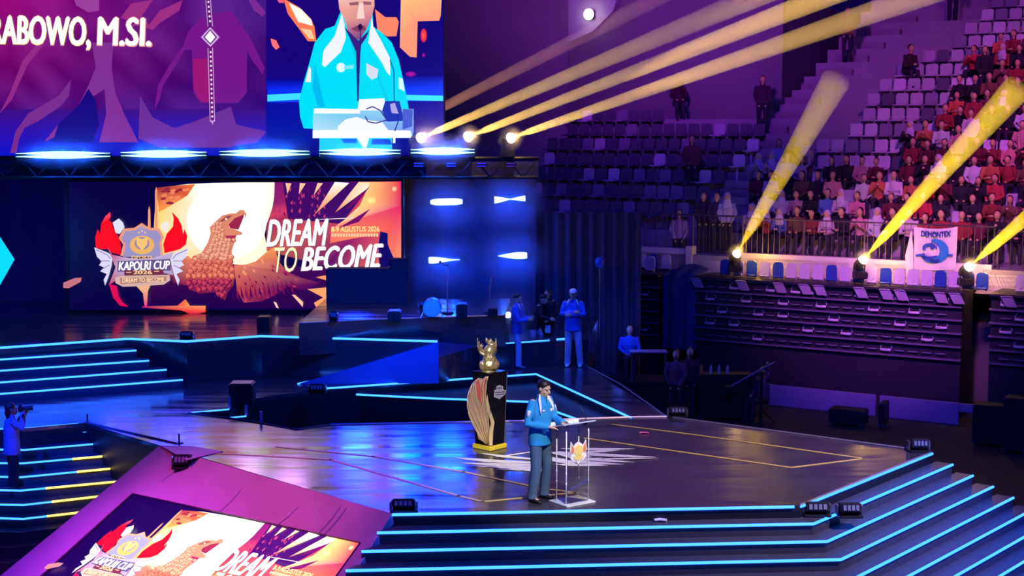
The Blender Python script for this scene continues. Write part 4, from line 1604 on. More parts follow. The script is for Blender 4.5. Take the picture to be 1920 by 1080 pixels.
for pts, r in (([(270, 380), (225, 400), (205, 470), (212, 620), (235, 800), (262, 960)], .022), ([(250, 385), (236, 430), (226, 560), (246, 700), (256, 820), (268, 965)], .016),
               ([(170, 402), (140, 430), (150, 560), (190, 700), (222, 840), (250, 950)], .024), ([(172, 404), (184, 460), (194, 580), (216, 720), (236, 850), (256, 955)], .014),
               ([(115, 448), (100, 500), (120, 600), (165, 730), (208, 860), (240, 950)], .026), ([(92, 500), (76, 560), (96, 660), (148, 780), (196, 880), (236, 950)], .026),
               ([(74, 580), (76, 650), (108, 740), (150, 830), (190, 900), (232, 955)], .026), ([(80, 670), (90, 720), (118, 785), (152, 850), (190, 915), (230, 958)], .020),
               ([(130, 430), (125, 520), (145, 640), (180, 760), (212, 870), (244, 950)], .012)):
    rib(pts, r)
feather(t, 'gold_fin', [(242, 535), (252, 600), (272, 680), (303, 775), (290, 850), (286, 972), (256, 968), (258, 860), (272, 780), (252, 700), (232, 610)], M_WGOLD, -0.03, 0.02)
# silver emblem on the other face
bm = bmesh.new()
nf = Vector((math.sin(math.radians(48)) , -math.cos(math.radians(48)), 0))   # right-hand visible face
face_n = Vector((math.cos(math.radians(48)), math.sin(math.radians(48)), 0))
# visible right face has local -y turned; its centre
ctr = Vector(t.location)
rotm = Matrix.Rotation(math.radians(48), 3, 'Z')
nloc = Vector((0, -1, 0))
nw = rotm @ nloc
pc = ctr + nw * 0.192
pe = lambda x, y: onplane(860 + x / 4.5, 620 + y / 4.5, pc, nw) + nw * 0.004
plate(bm, [pe(*q) + nw * .008 for q in [(318, 470), (345, 458), (372, 470), (372, 495), (398, 505), (385, 540), (360, 560), (340, 578), (310, 565), (296, 560), (300, 520), (296, 500), (316, 500)]], nw, .01)
obj('emblem', bm, mat('silver', (.75, .72, .68), .35, metal=.3), t, world=True)
bm = bmesh.new()
for (x0, y0, x1, y1) in ((305, 520, 385, 515), (308, 540, 378, 532), (325, 485, 362, 482)):
    tube(bm, [pe(x0, y0) + nw * .01, pe(x1, y1) + nw * .01], .005, seg=4)
obj('emblem_line', bm, M_RISER, t, world=True)

# trophy: winged golden figure, baked in one piece with its wing and crown as parts
TZ = Z1 + hh + 0.02
tq = thing('trophy', 'gold winged eagle trophy standing on the black pedestal', 'trophy', (PX.x, PX.y + .1, TZ))
YT = PX.y + .1
tv = lambda x, y, dy=0.0: V(860 + x / 4.5, 620 + y / 4.5, YT + dy) - Vector((PX.x, PX.y + .1, TZ))
bm = bmesh.new()
tube(bm, [tv(255, 372), tv(255, 350), tv(255, 335), tv(258, 310)], [(.15), (.14), (.11), (.12)], seg=20)
tube(bm, [tv(258, 315), tv(262, 290), tv(262, 250), tv(255, 210), tv(262, 170), tv(275, 140)], [.13, .15, .12, .09, .10, .08], seg=16)
ball(bm, tv(300, 290, .02), (.09, .08, .08))
ball(bm, tv(215, 300, -.03), (.08, .08, .09))
ball(bm, tv(280, 120, 0), (.07, .07, .06))
tube(bm, [tv(275, 115), tv(250, 105, -.05)], [.035, .01], seg=8)
for a in range(10):
    an = a * 2 * math.pi / 10
    c = tv(258, 290) + Vector((.135 * math.cos(an), .12 * math.sin(an), 0))
    ball(bm, c, (.03, .03, .07), 8, 6)
for k in range(5):
    ball(bm, tv(235 + k * 14, 250 - 18 * (k % 2), -.09), (.03, .03, .05), 8, 6)
objm('figure', baked(bm, 0.009, 3), M_GOLD, tq, smooth=True)
bm = bmesh.new()
for k, (x, y) in enumerate(((158, 62), (176, 88), (195, 105), (210, 118))):
    tube(bm, [tv(245, 200, .02 * k), tv((x + 200) / 2 - 15, (y + 190) / 2 + 10, .02 * k), tv(x, y, .02 * k)], [(.06, .03), (.05, .02), (.012, .008)], seg=8, flat=(0, 1, 0))
tube(bm, [tv(250, 215), tv(190, 190), tv(160, 140)], [(.06, .05), (.05, .03), (.02, .015)], seg=8)
objm('wing', baked(bm, 0.008, 2), M_GOLD, tq, smooth=True)
bm = bmesh.new()
for k, (x, y) in enumerate(((312, 62), (318, 95), (322, 130))):
    tube(bm, [tv(280, 230, .03 * k), tv(316, (y + 200) / 2, .03 * k), tv(x, y, .03 * k)], [(.05, .03), (.045, .02), (.012, .008)], seg=8, flat=(0, 1, 0))
tube(bm, [tv(230, 60), tv(236, 80), tv(262, 112)], [.014, .03, .03], seg=8)
tube(bm, [tv(270, 66), tv(272, 84), tv(275, 108)], [.012, .03, .04], seg=8)
objm('wing', baked(bm, 0.008, 2), M_GOLD, tq, smooth=True)

# ================================================================== LECTERN
LR = math.radians(35)
LC = G(1073, 941, Z1)
t = thing('lectern', 'clear acrylic lectern with a winged gold crest in front of the speaker', 'lectern', LC, LR)
M_ACR = mat('clear_acrylic', (0.92, 0.97, 0.95), 0.03, trans=1.0, ior=1.2)
M_ACE = mat('frosted_acrylic_edge', (0.85, 0.9, 0.85), 0.3)
bm = bmesh.new()
box(bm, (-.25, -.21, 0), (.25, .21, .02), bevel=.004)
obj('base', bm, mat('frosted_acrylic', (.75, .8, .72), .25), t)
for sx in (-.19, .19):
    for sy in (-.11, .11):
        bm = bmesh.new()
        tube(bm, [(sx, sy, .02), (sx, sy, 1.03)], .009, seg=8)
        for zz in (.3, .45, .98):
            ball(bm, (sx, sy, zz), .014, 8, 6)
        obj('post', bm, M_ACE, t, smooth=True)
bm = bmesh.new()
box(bm, (-.18, -.122, .03), (.18, -.112, 1.0))
obj('front_panel', bm, M_ACR, t)
bm = bmesh.new()
rot = Matrix.Rotation(math.radians(-14), 3, 'X')
cbox(bm, (0, .03, 1.09), (.56, .40, .02), rot=rot, bevel=.004)
obj('reading_top', bm, mat('acrylic_tray', (.45, .52, .66), .2), t)
bm = bmesh.new()
cbox(bm, Vector((0, .03, 1.09)) + rot @ Vector((0, .2, .03)), (.56, .012, .06), rot=rot)
obj('tray_lip', bm, M_ACE, t)
# crest on the front panel
cr = [(-.9, 1), (-.55, .55), (-.35, .75), (0, .9), (.35, .75), (.55, .55), (.9, 1), (1, .2), (.85, 0), (.95, -.4), (.5, -.7), (.3, -.6), (0, -1), (-.3, -.6), (-.5, -.7), (-.95, -.4), (-.85, 0), (-1, .2)]


def crest(sc, y, th, m, nm, sy=1.0, par=None, dz=0):
    bm = bmesh.new()
    plate(bm, [(x * .145 * sc, y, .72 + dz + z * .17 * sc * sy) for x, z in cr], (0, -1, 0), th)
    return obj(nm, bm, m, par or t)


e = crest(1.0, -.135, .012, mat('crest_white', (.9, .88, .78), .4), 'crest')
for sx in (-1, 1):
    bm = bmesh.new()
    plate(bm, [(sx * x * .145, -.142, .72 + z * .17) for x, z in [(.82, .78), (.58, .45), (.55, .1), (.7, -.05), (.88, .15)]], (0, -1, 0), .006)
    obj('red_wing', bm, mat('crest_orange', (.9, .25, .08), .4), e)
bm = bmesh.new()
plate(bm, [(x * .145, -.143, .72 + z * .17) for x, z in [(-.45, .5), (0, .65), (.45, .5), (.48, 0), (.3, -.2), (-.3, -.2), (-.48, 0)]], (0, -1, 0), .007)
plate(bm, [(x * .145, -.143, .72 + z * .17) for x, z in [(-.62, -.25), (.62, -.25), (.5, -.5), (0, -.62), (-.5, -.5)]], (0, -1, 0), .007)
obj('shield', bm, mat('crest_gold', (.95, .75, .2), .35), e)
# gooseneck microphone and papers
bm = bmesh.new()
tube(bm, [(.14, -.1, 1.10), (.14, -.12, 1.2), (.10, -.06, 1.32), (.06, .02, 1.38)], .006, seg=6)
tube(bm, [(.14, -.1, 1.08), (.14, -.1, 1.12)], .03, seg=10)
ball(bm, (.055, .03, 1.385), .014, 8, 6)
mk = obj('gooseneck_microphone', bm, M_BLACK, None, smooth=True)
mk.location = LC
mk.rotation_euler = (0, 0, LR)
tag(mk, 'thin black gooseneck microphone fixed to the lectern top', 'microphone')
bm = bmesh.new()
cbox(bm, (-.02, .08, 1.122), (.21, .29, .004), rot=rot)
pp = obj('speech_sheet', bm, M_WHITE)
pp.location = LC
pp.rotation_euler = (0, 0, LR)
tag(pp, 'white sheets of paper lying on the lectern top', 'paper')

# ================================================================== PEOPLE
M_SKIN = mat('skin', (0.70, 0.42, 0.24), 0.55, var=.08)
M_HAIR = mat('black_hair', (0.012, 0.01, 0.01), 0.5)
M_SHOE = mat('dark_shoe', (0.02, 0.018, 0.02), 0.4)


def cloth(name, col):
    return mat('cloth_' + name, col, 0.85, scale=9, var=.18, bump=.3)


def hand(bm, w, d, up, s=1.0, curl=0.5, right=True, fine=False):
    """palm with four bent fingers and a thumb; w wrist, d direction of the forearm, up the back of the hand"""
    d = d.normalized()
    up = (up - d * up.dot(d)).normalized()
    side = d.cross(up) * (1 if right else -1)
    pc_ = w + d * .05 * s
    tube(bm, [w - d * .02, w + d * .02, w + d * .055 * s, w + d * .09 * s], [(.02, .024), (.016, .034), (.014, .042), (.011, .038)], seg=10, flat=up)
    for i, (off, ln) in enumerate(((-.030, .062), (-.010, .072), (.011, .067), (.030, .052))):
        b = w + d * .085 * s + side * off * s
        a1 = curl * .7
        a2 = curl * 1.6
        d1 = (d * math.cos(a1) - up * math.sin(a1))
        d2 = (d * math.cos(a2) - up * math.sin(a2))
        r = .0085
        tube(bm, [b, b + d1 * ln * .55 * s, b + d1 * ln * .55 * s + d2 * ln * .5 * s], [r, r * .95, r * .75], seg=7)
    b = w + d * .03 * s - side * .032 * s
    tube(bm, [b, b - side * .022 + d * .03 - up * .008, b - side * .022 + d * .06 - up * .018], [.011, .010, .008], seg=7)


def head_mesh(bm, c, yaw, pitch, s=1.0):
    R_ = Matrix.Rotation(yaw, 3, 'Z') @ Matrix.Rotation(pitch, 3, 'X')
    q = lambda v: Vector(c) + R_ @ (Vector(v) * s)
    ball(bm, q((0, .015, .03)), (.076 * s, .095 * s, .095 * s), 18, 12, rot=R_)
    ball(bm, q((0, -.02, -.035)), (.062 * s, .070 * s, .075 * s), 16, 10, rot=R_)
    ball(bm, q((0, -.055, -.085)), (.030 * s, .030 * s, .022 * s), 10, 7, rot=R_)       # chin
    tube(bm, [q((0, -.085, .022)), q((0, -.104, -.008)), q((0, -.108, -.022))], [.009, .013, .016], seg=8)   # nose
    for sx in (-1, 1):
        ball(bm, q((sx * .077, .012, 0)), (.012, .02, .032), 8, 7, rot=R_)              # ear
        ball(bm, q((sx * .034, -.066, .036)), (.026, .018, .010), 8, 6, rot=R_)         # brow
        ball(bm, q((sx * .042, -.058, -.02)), (.022, .018, .02), 8, 6, rot=R_)          # cheek
    ball(bm, q((0, -.088, -.047)), (.024, .010, .0055), 8, 6, rot=R_)
    ball(bm, q((0, -.085, -.060)), (.020, .011, .006), 8, 6, rot=R_)
    return q, R_


def human(label, loc, rz, J, top, bottom, hair='short', cap=None, group=None, fine=False, shoe=None, collar=None, extra=None, longsleeve=True, h=1.0, skin=None):
    """J: joints in metres, facing -Y. Keys: pel, che, nek, hed, yaw, pit, sL eL wL sR eR wR, hL kL aL hR kR aR, toe (yaw list), up, curl"""
    D = dict(pel=(0, 0, .95), che=(0, 0, 1.24), nek=(0, 0, 1.46), hed=(0, -.02, 1.60), yaw=0, pit=.0,
             sL=(.175, 0, 1.41), eL=(.24, .03, 1.12), wL=(.22, -.08, .88), sR=(-.175, 0, 1.41), eR=(-.24, .03, 1.12), wR=(-.22, -.08, .88),
             hL=(.09, 0, .92), kL=(.10, -.02, .49), aL=(.10, .02, .08), hR=(-.09, 0, .92), kR=(-.10, -.02, .49), aR=(-.10, .02, .08),
             tL=(.03, -1, 0), tR=(-.03, -1, 0), uL=(.6, -1, .2), uR=(-.6, -1, .2), curl=.5)
    D.update(J)
    P = {k: (Vector(v) if isinstance(v, tuple) else v) for k, v in D.items()}
    t = thing('person', label, 'person', loc, rz, group)
    t.scale = (h, h, h)
    vx = 0.0065 if fine else 0.0105
    # body: one continuous surface
    bm = bmesh.new()
    tube(bm, [P['pel'] - Vector((0, 0, .06)), P['pel'], (P['pel'] + P['che']) / 2, P['che'], P['che'] * .35 + P['nek'] * .65, P['nek']],
         [(.13, .09), (.14, .10), (.12, .085), (.145, .10), (.13, .08), (.055, .055)], seg=16, flat=(1, 0, 0))
    tube(bm, [P['nek'] - Vector((0, 0, .05)), P['nek'], P['hed'] - Vector((0, 0, .03))], [.062, .054, .052], seg=12)
    q, R_ = head_mesh(bm, P['hed'], P['yaw'], P['pit'])
    for s in 'LR':
        tube(bm, [P['s' + s], P['e' + s], P['w' + s]], [.048, .040, .026], seg=10)
        ball(bm, P['s' + s], .055, 10, 7)
        hand(bm, P['w' + s], P['w' + s] - P['e' + s], P['u' + s], curl=P['curl'], right=(s == 'R'))
        tube(bm, [P['h' + s] + Vector((0, 0, .03)), P['k' + s], P['a' + s], P['a' + s] - Vector((0, 0, .03))], [.082, .055, .038, .038], seg=12)
        tube(bm, [P['a' + s] - Vector((0, 0, .035)), P['a' + s] + P['t' + s].normalized() * .13 - Vector((0, 0, .05))], [.034, .03], seg=8)
    objm('body', baked(bm, vx, 2), skin or M_SKIN, t, smooth=True)
    # top
    bm = bmesh.new()
    hem = P['pel'] - Vector((0, 0, .15))
    tube(bm, [hem, P['pel'], (P['pel'] + P['che']) / 2, P['che'], P['che'] * .4 + P['nek'] * .6 + Vector((0, 0, .01)), P['nek'] + Vector((0, 0, .0))],
         [(.192, .146), (.186, .142), (.176, .135), (.185, .135), (.17, .11), (.066, .066)], seg=18, flat=(1, 0, 0))
    for s in 'LR':
        end = P['w' + s] if longsleeve else P['e' + s] + (P['e' + s] - P['s' + s]) * 0.0
        if longsleeve:
            tube(bm, [P['s' + s] - (P['e' + s] - P['s' + s]) * .12, P['s' + s] + (P['e' + s] - P['s' + s]) * .4, P['e' + s], (P['e' + s] + P['w' + s]) / 2, P['w' + s]],
                 [.060, .064, .062, .057, .044], seg=12)
        else:
            tube(bm, [P['s' + s] - (P['e' + s] - P['s' + s]) * .12, P['s' + s], P['s' + s] + (P['e' + s] - P['s' + s]) * .75], [.066, .070, .062], seg=12)
    tube(bm, [P['nek'] - Vector((0, 0, .02)), P['nek'] + Vector((0, -.005, .045))], [.075, .071], seg=14)
    objm('jacket' if longsleeve else 'shirt', baked(bm, vx + .002, 2), top, t, smooth=True)
    # trousers
    bm = bmesh.new()
    tube(bm, [P['pel'] + Vector((0, 0, .0)), P['pel'] - Vector((0, 0, .06)), (P['hL'] + P['hR']) / 2 - Vector((0, 0, .06))], [(.15, .11), (.162, .118), (.12, .10)], seg=16, flat=(1, 0, 0))
    for s in 'LR':
        k, a, hp = P['k' + s], P['a' + s], P['h' + s]
        tube(bm, [hp + Vector((0, 0, .04)), hp + (k - hp) * .35, k, k + (a - k) * .5, a + Vector((0, 0, .03)), a - Vector((0, 0, .035))],
             [.084, .088, .076, .073, .070, .076], seg=14)
    objm('trousers', baked(bm, vx + .002, 2), bottom, t, smooth=True)
    # shoes
    for s in 'LR':
        bm = bmesh.new()
        a = P['a' + s]
        tt = P['t' + s].normalized()
        fwd = Vector((tt.x, tt.y, tt.z))
        tube(bm, [a - fwd * .06 - Vector((0, 0, .04)), a - Vector((0, 0, .04)), a + fwd * .10 - Vector((0, 0, .052)), a + fwd * .17 - Vector((0, 0, .058)), a + fwd * .185 - Vector((0, 0, .06))],
             [(.036, .036), (.046, .044), (.046, .03), (.036, .024), (.02, .016)], seg=12, flat=(fwd.y, -fwd.x, 0))
        objm('shoe', baked(bm, .009, 1), shoe or M_SHOE, t, smooth=True)
    # hair
    if hair:
        bm = bmesh.new()
        ball(bm, q((0, .022, .045)), (.082, .098, .088), 18, 12, rot=R_)
        if hair == 'long':
            tube(bm, [q((0, .05, .06)), q((0, .075, -.05)), q((0, .07, -.17))], [(.075, .05), (.08, .05), (.06, .03)], seg=12, flat=R_ @ Vector((1, 0, 0)))
        # cut the face side away
        nrm = R_ @ Vector((0, -1, -.75 if hair != 'long' else -.35)).normalized()
        bmesh.ops.bisect_plane(bm, geom=bm.verts[:] + bm.edges[:] + bm.faces[:], plane_co=q((0, -.035, .045)), plane_no=nrm, clear_outer=True)
        bmesh.ops.holes_fill(bm, edges=[e for e in bm.edges if e.is_boundary])
        objm('hair', baked(bm, .008, 1), M_HAIR, t, smooth=True)
    if cap:
        bm = bmesh.new()
        ball(bm, q((0, .012, .065)), (.086, .10, .075), 18, 12, rot=R_)
        bmesh.ops.bisect_plane(bm, geom=bm.verts[:] + bm.edges[:] + bm.faces[:], plane_co=q((0, 0, .05)), plane_no=R_ @ Vector((0, 0, 1)), clear_inner=True)
        bmesh.ops.holes_fill(bm, edges=[e for e in bm.edges if e.is_boundary])
        pl = [q((x, y, .055)) for x, y in [(-.06, -.06), (-.05, -.13), (0, -.155), (.05, -.13), (.06, -.06)]]
        plate(bm, pl, R_ @ Vector((0, 0, 1)), .008)
        obj('cap', bm, cap, t, smooth=True)
    if fine:     # eyes and mouth colour as their own little parts
        for sx in (-1, 1):
            bm = bmesh.new()
            ball(bm, q((sx * .033, -.080, .016)), (.012, .006, .0045), 8, 6, rot=R_)
            obj('eye', bm, M_HAIR, t, smooth=True)
    if extra:
        extra(t, P, q, R_)
    return t


def on_surface_strip(bm, pts, wd, th=.006, n=(0, -1, 0)):
    tube(bm, pts, (wd, th), seg=8, flat=n if False else None)


M_SKY = cloth('sky_blue', (0.022, 0.32, 0.66))
M_WHT = cloth('white', (0.80, 0.80, 0.78))


def speaker_extra(t, P, q, R_):
    for sx in (-1, 1):      # white shoulder flashes, from the collar over the shoulder and down the chest
        bm = bmesh.new()
        pts = [(sx * .068, -.05, 1.53), (sx * .10, -.075, 1.46), (sx * .125, -.108, 1.40), (sx * .137, -.125, 1.33), (sx * .14, -.130, 1.27)]
        tube(bm, pts, [(.008, .016), (.010, .030), (.010, .030), (.009, .020), (.006, .008)], seg=8, flat=(0, -1, 0))
        obj('white_flash', bm, M_WHT, t, smooth=True)
        bm = bmesh.new()
        e, s = P['e' + ('L' if sx > 0 else 'R')], P['s' + ('L' if sx > 0 else 'R')]
        m_ = s * .5 + e * .5
        d = (e - s).normalized()
        tube(bm, [m_ - d * .05 + Vector((sx * .055, -.02, 0)), m_ + d * .04 + Vector((sx * .052, -.02, 0))], [(.02, .03), (.018, .024)], seg=8, flat=(1, 0, 0))
        obj('arm_badge', bm, M_WHT, t, smooth=True)
    bm = bmesh.new()
    tube(bm, [(0, -.115, 1.46), (0, -.142, 1.30), (0, -.134, 1.1), (0, -.142, .87)], .006, seg=6)
    obj('zip', bm, cloth('navy', (.02, .05, .15)), t)
    bm = bmesh.new()
    ball(bm, (.085, -.137, 1.30), (.026, .008, .026), 10, 6)
    obj('chest_badge', bm, M_WHT, t, smooth=True)
    bm = bmesh.new()
    tube(bm, [(-.11, -.137, 1.31), (-.06, -.139, 1.31)], (.012, .006), seg=6, flat=(0, 0, 1))
    obj('chest_badge', bm, M_WHT, t, smooth=True)


SPK = G(1012, 938, Z1)
human('person in a sky blue jacket with white shoulder flashes reading at the clear lectern', SPK, math.radians(50),
      dict(pel=(0, 0, .96), che=(0, -.02, 1.25), nek=(0, -.03, 1.47), hed=(0, -.07, 1.60), pit=.35, yaw=.1,
           sL=(.18, -.01, 1.42), eL=(.25, -.06, 1.15), wL=(.14, -.31, 1.13), sR=(-.18, -.01, 1.42), eR=(-.28, .0, 1.14), wR=(-.10, -.24, 1.10),
           uL=(.1, -.1, 1), uR=(-.1, -.1, 1), curl=.35,
           hL=(.09, 0, .93), kL=(.13, -.03, .50), aL=(.14, .03, .08), hR=(-.09, 0, .93), kR=(-.12, -.03, .50), aR=(-.13, .03, .08), tL=(.2, -1, 0), tR=(-.15, -1, 0)),
      M_SKY, cloth('slate_navy', (0.07, 0.13, 0.20)), fine=True, extra=speaker_extra, h=0.985)

# ---- crew on the rear deck
M_BLU = cloth('royal_blue', (0.05, 0.16, 0.60))
M_PALE = cloth('pale_trousers', (0.62, 0.55, 0.66))
M_DRK = cloth('black', (0.012, 0.012, 0.02))
JC = dict(eR=(-.25, -.06, 1.17), wR=(.03, -.17, 1.22), eL=(.25, -.06, 1.17), wL=(-.02, -.19, 1.17), uL=(0, -1, .3), uR=(0, -1, .3))


def lamp_flash(t, P, q, R_):
    for sx in (-1, 1):
        bm = bmesh.new()
        tube(bm, [(sx * .070, -.062, 1.50), (sx * .1, -.1, 1.45), (sx * .125, -.13, 1.36)], [(.014, .016), (.016, .022), (.01, .012)], seg=8, flat=(0, -1, 0))
        obj('white_flash', bm, M_WHT, t, smooth=True)


human('person in a cap with folded arms in a blue jacket and pale trousers', G(1074, 687, Z1), math.radians(-8),
      dict(JC, aL=(.16, .02, .08), kL=(.13, -.02, .49), aR=(-.12, .02, .08)), M_BLU, M_PALE, cap=M_WHT, extra=lamp_flash, group='crew on the rear deck', h=.98, shoe=M_WHT)
human('person in a blue jacket turned sideways beside the small bright lamp', G(969, 689, Z1), math.radians(70),
      dict(pit=.1, eL=(.2, -.12, 1.12), wL=(.12, -.30, 1.16), eR=(-.2, -.12, 1.12), wR=(-.1, -.3, 1.14), aL=(.1, .10, .08), aR=(-.1, -.08, .08), kL=(.1, .04, .49), kR=(-.1, -.08, .49)),
      M_BLU, M_PALE, group='crew on the rear deck', h=.93, extra=lamp_flash, shoe=cloth('rose_shoe', (.5, .15, .2)))
human('person in black holding a white card between the two blue jackets', G(1027, 671, Z1), math.radians(-35),
      dict(eL=(.24, 0, 1.12), wL=(.14, -.16, 1.0), eR=(-.24, .0, 1.12), wR=(-.2, -.1, .9), pit=.1), M_DRK, M_DRK, hair='long', group='crew on the rear deck', h=.90)
human('person striding in pale trousers and a dark jacket behind the sideways blue jacket', G(1008, 673, Z1), math.radians(80),
      dict(pel=(0, .10, .86), che=(0, .0, 1.10), nek=(0, -.09, 1.27), hed=(0, -.14, 1.38), sL=(.17, -.06, 1.23), sR=(-.17, -.06, 1.23), eL=(.22, -.12, 1.0), wL=(.16, -.3, .98),
           eR=(-.22, -.12, 1.0), wR=(-.16, -.3, .96), hL=(.09, .10, .84), hR=(-.09, .10, .84), kL=(.1, -.06, .5), aL=(.1, -.28, .10), kR=(-.1, .10, .47), aR=(-.1, -.02, .08), pit=.3),
      M_DRK, M_PALE, group='crew on the rear deck', h=.97, shoe=M_WHT)
p = G(1028, 671, Z1)
bm = bmesh.new()
cbox(bm, (0, 0, 0), (.12, .01, .17))
tag(obj('paper_card', bm, M_WHITE, loc=V(1027, 617, p.y - .32)), 'white card held by the person in black', 'card')

# small bright lamp on a stand
p = G(953, 640, Z1)
p = Vector((V(953, 590, 31.0).x, 31.0, Z1))
t = thing('spot_lamp', 'small blue-white lamp on a thin stand beside the sideways blue jacket', 'light', p)
hz = V(953, 590, 31.0).z - Z1
bm = bmesh.new()
tube(bm, [(0, 0, 0.02), (0, 0, hz - .06)], .015, seg=6)
for k in range(3):
    a = k * 2.1
    tube(bm, [(0, 0, .35), (.28 * math.cos(a), .28 * math.sin(a), .01)], .011, seg=5)
obj('stand', bm, M_BLACK, t)
bm = bmesh.new()
tube(bm, [(0, .16, hz), (0, .02, hz), (0, -.04, hz)], [.05, .08, .085], seg=12)
obj('head', bm, M_BLACK, t)
bm = bmesh.new()
ball(bm, (0, -.05, hz), .065, 12, 8)
obj('lens', bm, mat('lamp_blue_white', (0, 0, 0), emit=lin((200, 230, 255)), strength=8), t, smooth=True)
spot(p + Vector((0, -.15, hz)), p + Vector((2.2, -1.2, .8)), (.05, .25, 1), 260, 80, .6, .05)
point(p + Vector((-.1, -.25, hz)), (.02, .15, 1), 26, .04)
bm = bmesh.new()
ball(bm, (0, 0, 0), (.7, .5, .7), 18, 12)
tag(obj('haze', bm, HZ_BLUE, loc=p + Vector((0, -.2, hz))), 'blue haze glowing around the small lamp beside the crew', 'haze', kind='stuff')

# ---- photographer on the side stairs, raised camera
fz = .02


def cam_extra(t, P, q, R_):
    pass


fp = G(22, 935, fz)
human('person in a pale vest and dark trousers raising a camera on the side stairs', (fp.x, fp.y + .1, fz), math.radians(120),
      dict(pit=-.05, eR=(-.26, -.14, 1.28), wR=(-.07, -.20, 1.53), eL=(.25, -.14, 1.26), wL=(.06, -.26, 1.50), uL=(1, 0, 0), uR=(-1, 0, 0), curl=1.0),
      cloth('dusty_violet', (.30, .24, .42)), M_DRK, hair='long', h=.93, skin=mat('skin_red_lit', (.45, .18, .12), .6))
cp = V(38, 766, fp.y - .1)
t = thing('photo_camera', 'black camera with a long lens held up by the person on the side stairs', 'camera', cp, math.radians(110))
bm = bmesh.new()
cbox(bm, (0, 0, 0), (.15, .07, .10), bevel=.01)
cbox(bm, (0, 0, .06), (.06, .05, .04), bevel=.01)
obj('camera_body', bm, M_BLACK, t)
bm = bmesh.new()
tube(bm, [(0, -.03, 0), (0, -.12, 0), (0, -.2, 0)], [.035, .038, .045], seg=14)
obj('lens_barrel', bm, M_BLACK, t)

# ================================================================== RIGHT-HAND STANDS
S0 = Vector((7.43, 36.58, 0))
SU = Vector((0.8503, -0.5262, 0))
SN = Vector((0.5262, 0.8503, 0))
RZS = math.radians(-31.75)       # local -Y looks at the stage
RS = Matrix.Rotation(RZS, 3, 'Z')


def SP3(s, d, z):
    p = S0 + SU * s + SN * d
    return Vector((p.x, p.y, z))


def St(px, py, d):
    """pixel -> (s, z) on the vertical plane at depth d in the stands"""
    p = onplane(px, py, S0 + SN * d, SN)
    return (p - S0).dot(SU), p.z


def sbox(bm, s0, s1, d0, d1, z0, z1, mi=0, bevel=0):
    vs = []
    for z in (z0, z1):
        for s, d in ((s0, d0), (s1, d0), (s1, d1), (s0, d1)):
            vs.append(bm.verts.new(SP3(s, d, z)))
    fs = []
    for q in ((3, 2, 1, 0), (4, 5, 6, 7), (0, 1, 5, 4), (1, 2, 6, 5), (2, 3, 7, 6), (3, 0, 4, 7)):
        f = bm.faces.new([vs[i] for i in q])
        f.material_index = mi
        fs.append(f)
    if bevel:
        bmesh.ops.bevel(bm, geom=list({e for f in fs for e in f.edges}), offset=bevel, segments=2, affect='EDGES')


ORD = ['zeroth', 'first', 'second', 'third', 'fourth', 'fifth', 'sixth', 'seventh', 'eighth', 'ninth', 'tenth', 'eleventh', 'twelfth', 'thirteenth', 'fourteenth',
       'fifteenth', 'sixteenth', 'seventeenth', 'eighteenth', 'nineteenth']
TENS = {2: 'twenty', 3: 'thirty', 4: 'forty', 5: 'fifty', 6: 'sixty', 7: 'seventy'}


def ordn(n):
    if n < 20:
        return ORD[n]
    if n % 10 == 0:
        return TENS[n // 10][:-1] + 'ieth'
    return TENS[n // 10] + '-' + ORD[n % 10]


def zf(k):
    return 2.62 + 0.48 * k


def dk(k):
    return 3.9 + 0.8 * k


M_TERR = mat('terrace_concrete', (0.34, 0.30, 0.36), 0.85, scale=1.2, var=.3)
M_SHELL = mat('arena_wall_paint', (0.20, 0.18, 0.22), 0.9, scale=.5, var=.35)
for k in range(0, 21):
    bm = bmesh.new()
    s0 = -17.5 if k <= 8 else -4.9 + 0.12 * (k - 9)
    sbox(bm, s0, 9.5, dk(k) - .4, dk(k) + .42, zf(k) - .7, zf(k))
    tag(obj('trim_%d' % (k + 1), bm, M_TERR), kind='structure')
bm = bmesh.new()
sbox(bm, -17.5, 9.5, 1.95, 3.5, 2.0, 2.62)      # walkway behind the parapet
tag(obj('floor_walkway', bm, M_TERR), kind='structure')
bm = bmesh.new()
sbox(bm, -34, -4.95, 11.0, 11.3, 5.0, 18)
tag(obj('wall_back', bm, M_SHELL), kind='structure')
bm = bmesh.new()
sbox(bm, -5.2, -4.96, 11.3, 21, 5.0, 10.4)
tag(obj('wall_side', bm, M_SHELL), kind='structure')
bm = bmesh.new()
sbox(bm, -5.2, 12, 20.9, 21.2, 5.0, 20)
tag(obj('wall_far', bm, M_SHELL), kind='structure')
bm = bmesh.new()
box(bm, (-34, 52, -1.02), (2, 52.3, 20))
tag(obj('wall_rear', bm, M_SHELL), kind='structure')
bm = bmesh.new()
sbox(bm, -17.5, 9.5, 3.2, 3.5, -1.02, 2.0)
tag(obj('wall_under_stand', bm, M_CONCD), kind='structure')

# fabric panels high on the back wall
M_FAB = mat('violet_fabric', (0.42, 0.36, 0.5), 0.9, scale=1, var=.2)


def wallpanel(pxs, lab, m=M_FAB, nm='wall_fabric', d=10.9):
    bm = bmesh.new()
    plate(bm, [onplane(x, y, S0 + SN * d, SN) for x, y in pxs], -SN, .05)
    tag(obj(nm, bm, m), lab, 'fabric')


wallpanel([(1012, -30), (1046, -30), (1046, 70), (1000, 110), (938, 140), (958, 92), (985, 50)], 'pale violet fabric sail high on the dark arena wall, nearest the display')
wallpanel([(1052, -30), (1165, -30), (1150, 20), (1110, 60), (1052, 85)], 'pale violet fabric sail on the arena wall behind the single white lamp')

